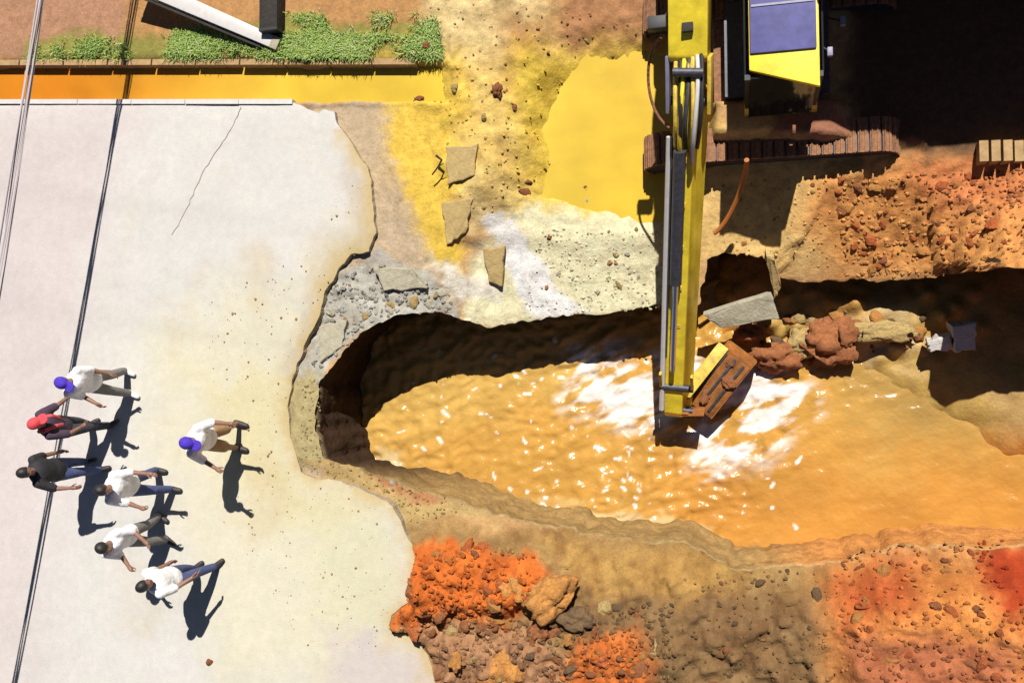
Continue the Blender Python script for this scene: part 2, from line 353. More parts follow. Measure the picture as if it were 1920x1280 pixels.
# cut the pit out, snap the cut edge to the rim
sdp = np.full(len(P), 9.0); sdp[fine] = sdpoly(Pf, RIMP)
nx, ny = len(xs), len(ys); inside = (sdp < 0).reshape(ny, nx)
allin = inside[:-1, :-1] & inside[:-1, 1:] & inside[1:, :-1] & inside[1:, 1:]
keep = ~allin
XX = P[:, 0].copy(); YY = P[:, 1].copy()
sel = np.where((sdp < 0) & (sdp > -.12))[0]; dd, ii = nearest_on(P[sel], RIMP)
XX[sel] = RIMP[ii, 0]; YY[sel] = RIMP[ii, 1]; h[sel] = rim[ii, 2]
me, used = gridmesh('ground', xs, ys, h.reshape(ny, nx), keep, (XX.reshape(ny, nx), YY.reshape(ny, nx)))
vis = fine[used]; cc = np.tile(np.array(alb(206, 160, 110)), (len(used), 1))
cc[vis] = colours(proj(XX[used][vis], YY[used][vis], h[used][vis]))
# mottling of the earth itself: darker, redder crumbs
n1 = fbm(XX[used], YY[used], 6, 4, 71); n2 = fbm(XX[used], YY[used], 1.6, 3, 72)
rr = np.full(len(P), .006); rr[fine] = rf; amt = np.clip(rr[used] / .07, .15, 1)[:, None]
cc = cc * (1 + amt * (.42 * n1 + .18 * n2)[:, None] * np.array([.75, 1.0, 1.15]))
set_col(me, np.clip(cc, .004, .8))
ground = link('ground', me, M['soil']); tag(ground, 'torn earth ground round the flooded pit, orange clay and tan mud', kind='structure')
GX, GY, GH = xs, ys, h.reshape(ny, nx)
def gz(x, y):
    i = min(max(int(np.searchsorted(GX, x)) - 1, 0), len(GX) - 2); j = min(max(int(np.searchsorted(GY, y)) - 1, 0), len(GY) - 2)
    return float(GH[j, i])

# ------------------------------------------------------------------ pit walls
WZ = -1.55
rows = 30; V = []; Cc = []; n = len(rim)
for k in range(rows):
    t = k / (rows - 1)
    zz = (rim[:, 2] - .01) * (1 - t) + (-2.1) * t
    u = rim[:, 3]
    prof = np.where(u >= 0, u * (np.sin(min(t * 1.25, 1) * math.pi / 2) ** .7), u * t)
    nn = (fbm(arc, zz, 1.6, 4, 81) * .14 + fbm(arc, zz, 6, 3, 82) * .05) * min(1, t * 5) * np.where(u >= 0, 1, .7)
    if k == 0: prof = prof * 0 + .05; zz = zz - .03
    p = rim[:, :2] + RN * (prof + nn)[:, None]
    V.append(np.concatenate([p, zz[:, None]], 1))
V = np.concatenate(V); i = np.arange(rows * n).reshape(rows, n); i2 = np.roll(i, -1, 1)
Q = np.stack([i[:-1], i[1:], i2[1:], i2[:-1]], -1).reshape(-1, 4)
me = bpy.data.meshes.new('pit_wall'); me.from_pydata(V.tolist(), [], Q.tolist()); me.update()
me.polygons.foreach_set('use_smooth', [True] * len(me.polygons))
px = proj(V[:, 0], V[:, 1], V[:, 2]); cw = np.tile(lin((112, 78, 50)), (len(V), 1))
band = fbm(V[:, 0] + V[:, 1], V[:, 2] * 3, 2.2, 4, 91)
cw = cw * .42 * (1 + .35 * band[:, None])  # pit shade put into the wall colour by darkening it
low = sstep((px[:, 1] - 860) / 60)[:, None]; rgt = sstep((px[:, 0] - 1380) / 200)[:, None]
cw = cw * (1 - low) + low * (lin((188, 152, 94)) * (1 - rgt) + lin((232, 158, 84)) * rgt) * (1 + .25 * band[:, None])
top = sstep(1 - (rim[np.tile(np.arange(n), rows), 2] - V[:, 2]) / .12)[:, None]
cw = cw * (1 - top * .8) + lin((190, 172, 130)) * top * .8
set_col(me, np.clip(cw / KA, .004, .8))
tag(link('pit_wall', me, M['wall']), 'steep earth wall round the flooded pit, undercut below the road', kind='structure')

# pit floor: under water on the left, a wet mud bank on the right
fx = np.arange(-7.6, 6.2, .045); fy = np.arange(-4.2, 2.6, .045); X2, Y2 = np.meshgrid(fx, fy); P2 = np.stack([X2.ravel(), Y2.ravel()], -1)
qq = NZ(proj(P2[:, 0], P2[:, 1], np.full(len(P2), -1.3)), .02, 12, 101)
fh = np.full(len(P2), -2.05)
for poly, soft, t in [
 ([(1330, 400), (2400, 380), (2400, 690), (1800, 690), (1620, 680), (1480, 650), (1330, 640)], 90, -1.40),
 ([(1560, 560), (1720, 560), (1720, 640), (1580, 660)], 70, -1.12),
 ([(1580, 620), (2500, 600), (2500, 900), (1860, 860), (1700, 800), (1570, 720)], 230, -1.46),
 ([(1850, 690), (2500, 620), (2500, 900), (1900, 850)], 240, -1.33)]:
    m = mask(qq, poly, soft); fh = fh * (1 - m) + t * m
w1, hid = worley(P2[:, 0], P2[:, 1], 3.6, 4)
rough2 = mask(qq, [(1340, 540), (1840, 540), (1840, 660), (1600, 680), (1340, 680)], 60)
fh += (.02 + .16 * rough2) * (np.clip(.6 - w1, 0, 1) * 2 * hid - .3) + .03 * fbm(P2[:, 0], P2[:, 1], 2.5, 4, 104)
me, used = gridmesh('pit_floor', fx, fy, fh.reshape(len(fy), len(fx)))
pq = proj(P2[:, 0], P2[:, 1], fh)
FL = [([(-9e3, -9e3), (9e3, -9e3), (9e3, 9e3), (-9e3, 9e3)], 1, (226, 152, 66)),
      ([(1380, 560), (2400, 560), (2400, 860), (1700, 840), (1500, 740)], 110, (208, 168, 88)),
      ([(1560, 580), (1720, 580), (1720, 650), (1580, 670)], 30, (222, 190, 130)),
      ([(1860, 740), (2400, 700), (2400, 860), (1880, 840)], 60, (200, 160, 96)),
      ([(1640, 830), (2400, 850), (2400, 1100), (1640, 1050)], 90, (230, 150, 68))]
set_col(me, np.clip(colours(pq, FL, 20) * (1 + .22 * fbm(P2[:, 0], P2[:, 1], 4, 4, 107)[:, None]), .004, .8))
M['wetmud'] = soil_mat('wet_mud', bump=.5, bscale=18, namt=.16, rough=.6, spec=.4)
tag(link('pit_floor', me, M['wetmud']), 'wet ochre mud bank rising from the pit water on the right', kind='structure')

# ------------------------------------------------------------------ road slab
rx = np.concatenate([np.arange(-30, -12, .6), np.arange(-12, -3.2, .06)]); ry = np.concatenate([np.arange(-20, -5, .6), np.arange(-5, 4.95, .06)])
X3, Y3 = np.meshgrid(rx, ry); P3 = np.stack([X3.ravel(), Y3.ravel()], -1)
sd3 = sdpoly(P3, ROADD); n3x, n3y = len(rx), len(ry); out3 = (sd3 > 0).reshape(n3y, n3x)
keep = ~(out3[:-1, :-1] & out3[:-1, 1:] & out3[1:, :-1] & out3[1:, 1:])
XX3, YY3 = P3[:, 0].copy(), P3[:, 1].copy(); sel = np.where((sd3 > 0) & (sd3 < .2))[0]
dd, ii = nearest_on(P3[sel], ROADD); XX3[sel] = ROADD[ii, 0]; YY3[sel] = ROADD[ii, 1]
z3 = .004 * fbm(P3[:, 0], P3[:, 1], .5, 3, 111)
edge = np.exp(-np.clip(-sd3, 0, 9) / .10); z3 -= edge * .02
me, used = gridmesh('road', rx, ry, z3.reshape(n3y, n3x), keep, (XX3.reshape(n3y, n3x), YY3.reshape(n3y, n3x)))
pp = proj(XX3[used], YY3[used], z3[used])
RL = [([(-9e3, -9e3), (9e3, -9e3), (9e3, 9e3), (-9e3, 9e3)], 1, (238, 233, 226)),
      ([(-900, 150), (250, 180), (150, 700), (60, 1300), (-900, 1600)], 160, (234, 222, 218)),
      ([(250, 640), (420, 560), (640, 480), (760, 1000), (780, 1300), (430, 1300), (300, 900)], 170, (242, 234, 208)),
      ([(380, 700), (560, 690), (560, 880), (700, 930), (600, 1000), (420, 900)], 110, (240, 228, 184)),
      ([(560, 960), (760, 1000), (780, 1130), (600, 1200)], 140, (236, 230, 196)),
      ([(620, 1190), (800, 1200), (840, 1400), (600, 1400)], 90, (228, 216, 208)),
      ([(600, 480), (700, 470), (640, 540), (590, 620), (560, 700), (530, 690), (560, 580)], 60, (222, 214, 198)),
      ([(640, 300), (700, 330), (706, 440), (660, 430)], 50, (222, 214, 208))]
cr = colours(pp, RL, 30)
s1 = fbm(XX3[used], YY3[used], .9, 5, 121); s2 = fbm(XX3[used], YY3[used], 5, 4, 122)
cr = cr * (1 + .07 * s1 + .05 * s2)[:, None]
ed = np.abs(sdpoly(np.stack([XX3[used], YY3[used]], -1), ROADD)); vis3 = (pp[:, 0] > 430) & (pp[:, 1] > 240)
mudd = np.clip(np.exp(-ed / .28) * 1.5 + .9 * s1 + .5 * s2 - .35, 0, 1) * vis3 * np.exp(-ed / .6)
mudd = np.maximum(mudd, .35 * sstep((fbm(XX3[used], YY3[used], .7, 5, 125) - .25) / .3) * sstep((pp[:, 0] - 150) / 200))
cr = cr * (1 - mudd[:, None]) + np.array(alb(222, 196, 142)) * mudd[:, None]
trk = np.exp(-((YY3[used] + .16 * XX3[used] - 1.4 + .1 * s1) / .16) ** 2) + np.exp(-((YY3[used] + .16 * XX3[used] + .35 + .1 * s1) / .16) ** 2)
cr = cr * (1 - .05 * np.clip(trk, 0, 1) * (1 + s2))[:, None]
set_col(me, np.clip(cr, .01, .75))
road = link('road', me, M['road']); tag(road, 'bleached pale concrete road with a broken edge at the pit', kind='structure')
# broken face of the slab
b0 = np.concatenate([ROADD, np.full((len(ROADD), 1), -.018)], 1); b1 = b0.copy(); b1[:, 2] = -.20
b1[:, :2] += .03 * np.stack([fbm(arcr, arcr * 0, 5, 3, 131), fbm(arcr, arcr * 0, 5, 3, 132)], -1)
m_ = len(b0); V = np.concatenate([b0, b1]); Q = [[k, (k + 1) % m_, m_ + (k + 1) % m_, m_ + k] for k in range(m_)]
me = pymesh('road_edge', V, Q); set_col(me, np.tile(np.array(alb(205, 188, 160)), (len(V), 1)))
link('broken_edge', me, M['soil'], road)
# narrow crack across the slab
def ribbon(pts, wd, z):
    v = []; f = []
    for k, (x, y) in enumerate(pts):
        a = un(x, y, z); wj = wd * random.uniform(.5, 1.3); v += [(a.x - wj, a.y, z), (a.x + wj, a.y, z)]
        if k: f.append((2 * k - 2, 2 * k - 1, 2 * k + 1, 2 * k))
    return pymesh('crack', v, f)
pts = [(452 - 132 * t + 4 * math.sin(9 * t) + random.uniform(-1.5, 1.5), 200 + 240 * t) for t in np.linspace(0, 1, 30)]
M['crack'] = mat('crack_tar', alb(206, 196, 190), .9)
link('crack', ribbon(pts, .007, .0085), M['crack'], road)

# ------------------------------------------------------------------ water
def water_mat(name, rgb, rough, foam_glint=False, bump=.0, bscale=5):
    m = mat(name, rgb, rough, spec=.5); n = m.node_tree; b = n.nodes["Principled BSDF"]; b.inputs['IOR'].default_value = 1.33
    tc = n.nodes.new("ShaderNodeTexCoord")
    a = n.nodes.new("ShaderNodeAttribute"); a.attribute_name = 'Col'
    t = n.nodes.new("ShaderNodeTexNoise"); t.inputs['Scale'].default_value = 1.3; t.inputs['Detail'].default_value = 5
    n.links.new(tc.outputs['Object'], t.inputs['Vector'])
    r = n.nodes.new("ShaderNodeMapRange"); r.inputs[1].default_value = .3; r.inputs[2].default_value = .7; r.inputs[3].default_value = .88; r.inputs[4].default_value = 1.12
    n.links.new(t.outputs[0], r.inputs[0])
    h = n.nodes.new("ShaderNodeMix"); h.data_type = 'RGBA'; h.blend_type = 'MULTIPLY'; h.inputs[0].default_value = 1
    n.links.new(a.outputs['Color'], h.inputs[6]); n.links.new(r.outputs[0], h.inputs[7]); n.links.new(h.outputs[2], b.inputs['Base Color'])
    if bump:
        t2 = n.nodes.new("ShaderNodeTexNoise"); t2.inputs['Scale'].default_value = bscale; t2.inputs['Detail'].default_value = 2
        n.links.new(tc.outputs['Object'], t2.inputs['Vector'])
        u = n.nodes.new("ShaderNodeBump"); u.inputs['Strength'].default_value = bump; u.inputs['Distance'].default_value = .03
        n.links.new(t2.outputs[0], u.inputs['Height']); n.links.new(u.outputs[0], b.inputs['Normal'])
    return m
wx = np.arange(-7.4, 5.9, .024); wy = np.arange(-4.1, 2.4, .024); X4, Y4 = np.meshgrid(wx, wy); x4, y4 = X4.ravel(), Y4.ravel()
p4 = proj(x4, y4, np.full(len(x4), WZ))
churn = np.maximum(mask(p4, [(1070, 660), (1250, 655), (1330, 700), (1290, 790), (1180, 800), (1060, 760)], 70),
                   mask(p4, [(1290, 760), (1380, 690), (1490, 690), (1530, 760), (1430, 860), (1310, 880)], 80))
chop = 1.0 + .5 * fbm(x4, y4, .9, 3, 141) + .75 * churn
calm = mask(p4, [(1420, 880), (1560, 720), (2400, 700), (2400, 1100), (1350, 1100)], 160); chop *= 1 - .72 * calm
cx, cy = un(1270, 800, WZ)[:2]; rad = np.hypot(x4 - cx, y4 - cy)
wv = np.zeros(len(x4)); R_ = np.random.default_rng(3)
wX = x4 + .16 * fbm(x4, y4, 1.3, 3, 146); wY = y4 + .16 * fbm(x4, y4, 1.3, 3, 147)
for k in range(22):
    th = R_.normal(-.9, 1.2); L = .12 * 5 ** R_.uniform(0, 1); kk = math.tau / L
    wv += .0042 * (L / .2) ** .8 * np.sin(kk * (wX * math.cos(th) + wY * math.sin(th)) + R_.uniform(0, 6.28)) * (.6 + .8 * vnoise(x4 * 1.7 + 9 * k, y4 * 1.7 - 5 * k, 300 + k))
wv += .014 * fbm(wX * .8 + wY * .6, wY * .8 - wX * .6, 3.1, 3, 148) + .005 * np.sin(rad * 24 + 2 * fbm(x4, y4, 1.5, 2, 149)) * np.exp(-rad / 1.4)
wz = WZ + wv * .62 * np.clip(chop, .12, 1.3)
me, used = gridmesh('water', wx, wy, wz.reshape(len(wy), len(wx)))
WL = [([(-9e3, -9e3), (9e3, -9e3), (9e3, 9e3), (-9e3, 9e3)], 1, (233, 176, 86)),
      ([(600, 600), (1100, 640), (1100, 720), (900, 760), (700, 860), (600, 900)], 140, (234, 188, 100)),
      ([(1250, 860), (2400, 830), (2400, 1100), (1200, 1100)], 200, (230, 162, 76)),
      ([(1500, 600), (2400, 600), (2400, 830), (1650, 830)], 170, (208, 166, 92)),
      ([(700, 860), (1000, 940), (1340, 990), (1340, 1060), (1000, 1000), (700, 910)], 30, (244, 212, 152))]
cwt = colours(p4, WL, 24) * (1 + .13 * fbm(x4 + .4 * fbm(x4, y4, .8, 2, 155), y4 * 1.8, 1.3, 4, 156))[:, None]
st = fbm(x4 * .8 + y4 * .5, y4 * 2.4 - x4 * 1.2, 3.2, 4, 161)
foam_glint = np.clip(churn * 1.2 * (st * 2.4 + .62), 0, 1)
fl = np.zeros(len(x4)); RF = np.random.default_rng(9)
for k in range(120):                      # sun glints on the water painted as pale flecks
    a = RF.uniform([745, 650], [1500, 990]) if k % 3 else RF.normal([(830, 830), (950, 690), (1200, 880), (1120, 920)][k % 4], 45); c_ = un(a[0], a[1], WZ); th = RF.choice([-.9, -.7, .4]) + RF.normal() * .35; L_ = .016 * 6 ** RF.uniform(0, 1); W_ = RF.uniform(.011, .026)
    sel_ = (np.abs(x4 - c_.x) < .3) & (np.abs(y4 - c_.y) < .3); dx = x4[sel_] - c_.x; dy = y4[sel_] - c_.y
    u_ = dx * math.cos(th) + dy * math.sin(th); v_ = -dx * math.sin(th) + dy * math.cos(th)
    fl[sel_] = np.maximum(fl[sel_], np.exp(-((u_ / L_) ** 4 + (v_ / W_) ** 2)))
foam_glint = np.maximum(foam_glint, np.clip(1.9 * fl * (1 + 2.4 * fbm(x4, y4, 11, 2, 163)) - .4, 0, 1))
foam_glint = np.maximum(foam_glint, .9 * mask(p4 + 10 * np.stack([st, st], -1), [(930, 955), (1130, 996), (1180, 1004), (1240, 1010), (1240, 1020), (1120, 1010), (930, 966)], 14))
cwt = cwt * (1 - foam_glint[:, None]) + np.array((.66, .60, .55)) * foam_glint[:, None]
set_col(me, np.clip(cwt, 0, .8))
M['water'] = water_mat('muddy_water', alb(238, 170, 62), .2, bump=.35, bscale=16)
tag(link('water', me, M['water']), 'muddy orange water filling the pit, choppy and sparkling', kind='structure')
# flooded gutter and puddle on the far side of the road
gx = np.arange(-30, 1.2, .12); gy = np.arange(1.9, 7.2, .06); X5, Y5 = np.meshgrid(gx, gy); x5, y5 = X5.ravel(), Y5.ravel(); p5 = proj(x5, y5, np.full(len(x5), -.12))
M['flood'] = water_mat('still_muddy_water', alb(244, 200, 60), .25, bump=.06, bscale=7)
def flood(name, poly, z, label, c0, c1, x0, x1):
    p_ = proj(x5, y5, np.full(len(x5), z)); g_ = sdpoly(p_, poly).reshape(X5.shape); kp = (g_[:-1, :-1] < 0) & (g_[1:, 1:] < 0)
    me, used = gridmesh(name, gx, gy, np.full(X5.shape, z), kp); tt = sstep((p_[used][:, 0] - x0) / (x1 - x0))[:, None]
    cg = (lin(c0) * (1 - tt) + lin(c1) * tt) * (1 + .10 * fbm(x5[used], y5[used], 1.1, 4, 171) + .05 * fbm(x5[used] * .4, y5[used], 6, 3, 172))[:, None]
    set_col(me, np.clip(cg / KA, 0, .8)); tag(link(name, me, M['flood']), label, kind='structure')
flood('puddle', [(-9000, 100), (880, 104), (880, 205), (-9000, 205)], -.12, 'still orange and yellow muddy water standing in the gutter', (236, 146, 38), (250, 210, 74), 80, 640)
flood('puddle', [(930, 60), (1560, 60), (1560, 230), (1310, 300), (1300, 420), (960, 420)], -.38, 'still yellow muddy water in the roadside hollow left of the arm', (250, 214, 84), (246, 204, 64), 950, 1250)

# ------------------------------------------------------------------ kerbs and pavement by the gutter
def strip(name, pts, wpx, z0, z1, m, parent=None):
    """bar laid along picture points, given its width in metres"""
    bm = bmesh.new(); a = [un(x, y, z1) for x, y in pts]
    prev = None
    for k, p in enumerate(a):
        t = (a[min(k + 1, len(a) - 1)] - a[max(k - 1, 0)]).normalized(); nrm = Vector((-t.y, t.x, 0)) * wpx / 2
        ring = [bm.verts.new((p + nrm * s).xy.to_3d() + Vector((0, 0, z))) for s, z in ((-1, z0), (-1, z1), (1, z1), (1, z0))]
        if prev:
            for j in range(4): bm.faces.new((prev[j], prev[(j + 1) % 4], ring[(j + 1) % 4], ring[j]))
        else: bm.faces.new(ring)
        prev = ring
    bm.faces.new(prev[::-1]); bmesh.ops.recalc_face_normals(bm, faces=bm.faces)
    me = bpy.data.meshes.new(name); bm.to_mesh(me); bm.free()
    return link(name, me, m, parent)
kerb = empty('kerb', un(300, 116, 0)); tag(kerb, 'low pale kerb between the grass verge and the flooded gutter', kind='structure')
def rel(o, p): o.parent = p; o.matrix_parent_inverse = Matrix.Translation(-p.location); return o
segs = np.linspace(-460, 780, 16)
M['kerb'] = mat('kerb_stone', alb(206, 168, 116), .9, nscale=8, namt=.25, bump=.4)
for k in range(15):
    rel(strip('kerb_stone', [(segs[k] + 1.5, 117.5 - segs[k] * .003), (segs[k + 1] - 1.5, 117.5 - segs[k + 1] * .003)], .085, -.3, .03 + random.uniform(-.008, .008), M['kerb']), kerb)
edge_k = empty('gutter_edge', un(300, 192, 0)); tag(edge_k, 'narrow white concrete edging along the road by the gutter', kind='structure')
segs = np.linspace(-460, 548, 11)
for k in range(10):
    rel(strip('edging_block', [(segs[k] + .4, 190.5), (segs[k + 1] - .4, 190.5)], .07, -.3, .016 + random.uniform(-.006, .006), M['white']), edge_k)

# ------------------------------------------------------------------ clods, stones, crumbs lying on the earth
def lump_mesh(name, sub, seed, flat=.7, rough=.42):
    if sub > 2: rough = .55
    bm = bmesh.new(); bmesh.ops.create_icosphere(bm, subdivisions=sub, radius=1)
    off = Vector((seed * 3.7, seed * 1.3, seed * 5.1)); r0 = random.Random(seed); ax = (r0.uniform(.75, 1.25), r0.uniform(.7, 1.1))
    for v in bm.verts:
        d = v.co.normalized()
        k = 1 + rough * mnoise.fractal(d * 1.3 + off, 1.0, 2.0, 4) + .3 * rough * mnoise.noise(d * 5 + off) + .15 * rough * mnoise.noise(d * 11 + off)
        c = d * k; c = Vector((c.x * ax[0], c.y * ax[1], c.z * flat))
        for pl in range(3 if sub < 3 else 1):                                   # a few broken flats
            nrm = Vector((math.sin(seed + pl * 2.1), math.cos(seed * 1.7 + pl * 1.3), .5 * math.sin(seed * .7 + pl))).normalized()
            e = c.dot(nrm) - .68
            if e > 0: c -= nrm * e * .85
        v.co = c
    me = bpy.data.meshes.new(name); bm.to_mesh(me); bm.free()
    return me
LUMP = {}
def lump(var, mk, sub=2):
    key = (var, mk, sub)
    if key not in LUMP:
        me = lump_mesh('lump', sub, var + 1); me.materials.append(M[mk])
        if sub > 2: me.polygons.foreach_set('use_smooth', [True] * len(me.polygons))
        LUMP[key] = me
    return LUMP[key]
ZONES = [
 ([(1570, 330), (1920, 305), (1960, 440), (1920, 500), (1600, 505)], 120, (.025, .10), 'clod_red clod_red clod_orange clod_brown'),
 ([(1350, 320), (1600, 320), (1600, 500), (1350, 465)], 30, (.015, .05), 'clod_orange clod_tan clod_brown'),
 ([(800, 10), (1240, 10), (1240, 100), (1050, 110), (1030, 330), (870, 420), (790, 120)], 40, (.018, .07), 'clod_tan clod_tan clod_brown clod_orange'),
 ([(1000, 420), (1240, 420), (1240, 575), (960, 590)], 55, (.015, .055), 'clod_pale clod_tan clod_brown clod_orange'),
 ([(620, 510), (720, 495), (830, 545), (835, 580), (700, 600), (600, 690), (580, 690)], 36, (.03, .13), 'clod_grey clod_pale clod_tan'),
 ([(780, 1035), (900, 1020), (1000, 1045), (1030, 1110), (960, 1170), (740, 1180)], 75, (.03, .12), 'clod_red clod_red clod_orange clod_brown'),
 ([(800, 1165), (1080, 1150), (1260, 1130), (1270, 1290), (830, 1300)], 130, (.03, .15), 'clod_dark clod_brown clod_brown clod_orange clod_tan'),
 ([(1270, 1090), (1560, 1080), (1570, 1290), (1270, 1290)], 32, (.02, .09), 'clod_dark clod_dark clod_brown'),
 ([(1570, 1070), (1640, 1040), (1920, 1030), (1940, 1290), (1580, 1290)], 75, (.025, .11), 'clod_red clod_orange clod_brown clod_red'),
 ([(560, 720), (598, 700), (600, 860), (700, 890), (880, 955), (770, 990), (720, 930), (565, 880)], 30, (.015, .05), 'clod_tan clod_brown clod_pale'),
]
_pool = {}
def rnd_in(poly):
    key = tuple(poly)
    if not _pool.get(key):
        a = np.array(poly, float); p = rng.uniform(a.min(0), a.max(0), (3000, 2)); _pool[key] = list(p[sdpoly(p, poly) < 0])
    return _pool[key].pop()
cands = []
for poly, nn, (s0, s1), mk in ZONES:
    mk = mk.split()
    for k in range(nn):
        p = rnd_in(poly); a = un(*p); r = s0 * (s1 / s0) ** (random.random() ** 2.2)
        cands.append((r, a.x, a.y, random.choice(mk)))
cands.sort(reverse=True); cnt = {'clod': 0, 'stone': 0}
for r, x, y, mk in cands:
    nm = 'stone' if mk in ('clod_grey', 'clod_pale') else 'clod'
    if cnt[nm] >= 300 or sdpoly(np.array([[x, y]]), RIMP[::4])[0] < .02: continue
    cnt[nm] += 1
    o = link(nm, lump(random.randrange(9), mk), None, ground, (x, y, gz(x, y) - r * .12))
    o.scale = (r * random.uniform(.8, 1.5), r * random.uniform(.6, 1.0), r * random.uniform(.6, 1.1)); o.rotation_euler = (random.uniform(-.6, .6), random.uniform(-.6, .6), random.uniform(0, 6.28))
pf = bpy.data.objects['pit_floor']
def floor_z(x, y): return float(fh.reshape(len(fy), len(fx))[min(max(int((y - fy[0]) / .045), 0), len(fy) - 1), min(max(int((x - fx[0]) / .045), 0), len(fx) - 1)])
for k in range(70):
    p = rnd_in([(1390, 600), (1560, 580), (1740, 590), (1730, 650), (1600, 670), (1430, 690)]); a = un(p[0], p[1], -1.3); r = .03 * 4 ** (random.random() ** 1.6)
    o = link('clod', lump(random.randrange(9), random.choice(['clod_brown', 'clod_tan', 'clod_dark', 'clod_orange'])), None, pf, (a.x, a.y, max(floor_z(a.x, a.y), WZ) + .2 * r))
    o.scale = (r * random.uniform(.8, 1.5), r, r * random.uniform(.6, 1.1)); o.rotation_euler = (random.uniform(-.6, .6), random.uniform(-.6, .6), random.uniform(0, 6.28))
# crumbs too small and many to count
ico = bmesh.new(); bmesh.ops.create_icosphere(ico, subdivisions=1, radius=1); IV = np.array([v.co[:] for v in ico.verts]); ico.verts.ensure_lookup_table()
IF = np.array([[v.index for v in f.verts] for f in ico.faces]); ico.free()
cv = []; cf = []; cc = []; nv = 0
for poly, nn, (s0, s1), mk in ZONES:
    mk = mk.split()
    for k in range(int(nn * 6)):
        p = rnd_in(poly); a = un(*p); r = random.uniform(.3, 1.1) * s0 + .004
        R3 = np.array(Matrix.Rotation(random.uniform(0, 6), 3, Vector((random.random(), random.random(), random.random())).normalized()))
        vv = (IV * (1 + rng.uniform(-.3, .3, (len(IV), 1)))) @ R3.T * r * np.array([random.uniform(.7, 1.4), 1, .7])
        cv.append(vv + [a.x, a.y, gz(a.x, a.y) + r * .3]); cf.append(IF + nv); nv += len(IV)
        cc.append((a.x, a.y))
me = pymesh('soil_crumbs', np.concatenate(cv), np.concatenate(cf).tolist()); cc = np.array(cc); cc = colours(proj(cc[:, 0], cc[:, 1], np.zeros(len(cc)))) * rng.uniform(.55, 1.05, (len(cc), 1)); set_col(me, np.repeat(cc, len(IV), 0))
tag(link('soil_crumbs', me, M['soil'], ground), kind='stuff')

cv = []; cf = []; nv = 0
for k in range(300):
    p = rnd_in([(380, 560), (560, 470), (670, 330), (680, 465), (560, 650), (525, 800), (550, 895), (715, 950), (745, 1110), (705, 1190), (780, 1260), (600, 1260), (420, 1000)]); a = un(*p)
    r = .005 * 4 ** (random.random() ** 2); cv.append(IV * (1 + rng.uniform(-.3, .3, (len(IV), 1))) * r + [a.x, a.y, r * .4]); cf.append(IF + nv); nv += len(IV)
me = pymesh('grit', np.concatenate(cv), np.concatenate(cf).tolist()); set_col(me, np.tile(np.array(alb(200, 165, 115)), (nv, 1))); tag(link('grit', me, M['soil'], road), kind='stuff')

# ------------------------------------------------------------------ larger single lumps and slabs
def big_lump(px, py, z, r, mk, seed, label, flat=.7, name='earth_lump', cat='earth lump', sc=(1, 1, 1), rz=0):
    a = un(px, py, z); o = link(name, lump(seed, mk, 4), None, None, (a.x, a.y, z)); o.scale = (r * sc[0], r * sc[1], r * sc[2]); o.rotation_euler = (0, 0, rz)
    return tag(o, label, cat)
big_lump(1452, 668, -1.42, .27, 'clod_brown', 21, 'rounded brown earth lump in the pit water nearest the bucket')
big_lump(1500, 642, -1.4, .20, 'clod_tan', 22, 'small tan earth lump between two bigger lumps in the pit')
big_lump(1552, 640, -1.34, .30, 'clod_brown', 23, 'biggest brown earth lump in the pit water, below the dark bank', sc=(1.1, 1, .9))
big_lump(1590, 628, -1.24, .16, 'clod_brown', 24, 'small brown earth lump at right end of the lumps in the pit')
big_lump(1400, 625, -1.32, .18, 'clod_brown', 29, 'dark brown earth lump beside the bucket in the shade')
big_lump(1660, 620, -1.2, .22, 'clod_tan', 25, 'pale sandy heap on the mud bank under the dark pit edge', sc=(1.5, .8, .6))
big_lump(1036, 1118, .16, .29, 'clod_orange', 52, 'large tan orange boulder of earth on the spoil below the pit, casting a dark shadow', sc=(1.15, .8, 1.2), rz=.5)
big_lump(1078, 1160, .12, .2, 'clod_dark', 53, 'dark brown earth lump just below the tan orange boulder')
big_lump(1010, 1180, .12, .17, 'clod_brown', 54, 'brown earth lump left of the dark hollow on the lower spoil')
big_lump(965, 1110, .18, .26, 'clod_orange', 27, 'orange clay block against the red spoil pile, left of the tan boulder')
big_lump(940, 1255, .12, .27, 'clod_orange', 28, 'big orange lump at the bottom edge among grey rubble')
big_lump(1135, 1228, .10, .22, 'clod_red', 30, 'red clay lump right of the dark hollow at the bottom edge')
big_lump(1218, 1215, .06, .17, 'clod_tan', 31, 'small pale tan lump on the brown mud at the bottom')
big_lump(1095, 352, -.44, .08, 'clod_brown', 33, 'brown stone alone in the yellow puddle', name='stone', cat='stone')
big_lump(1102, 380, -.44, .08, 'clod_pale', 34, 'pale stone at the lower edge of the yellow puddle', name='stone', cat='stone')
big_lump(932, 170, .08, .08, 'clod_brown', 35, 'dark brown stone on the tan spill between gutter and puddle', name='stone', cat='stone')
big_lump(785, 186, -.1, .06, 'clod_brown', 36, 'small dark stone at the end of the flooded gutter', name='stone', cat='stone')
big_lump(392, 1240, .0, .05, 'clod_brown', 37, 'lone brown stone on the bare road below the people', name='stone', cat='stone')
big_lump(800, 88, .06, .07, 'clod_brown', 38, 'dark stone at the right end of the grass', name='stone', cat='stone')

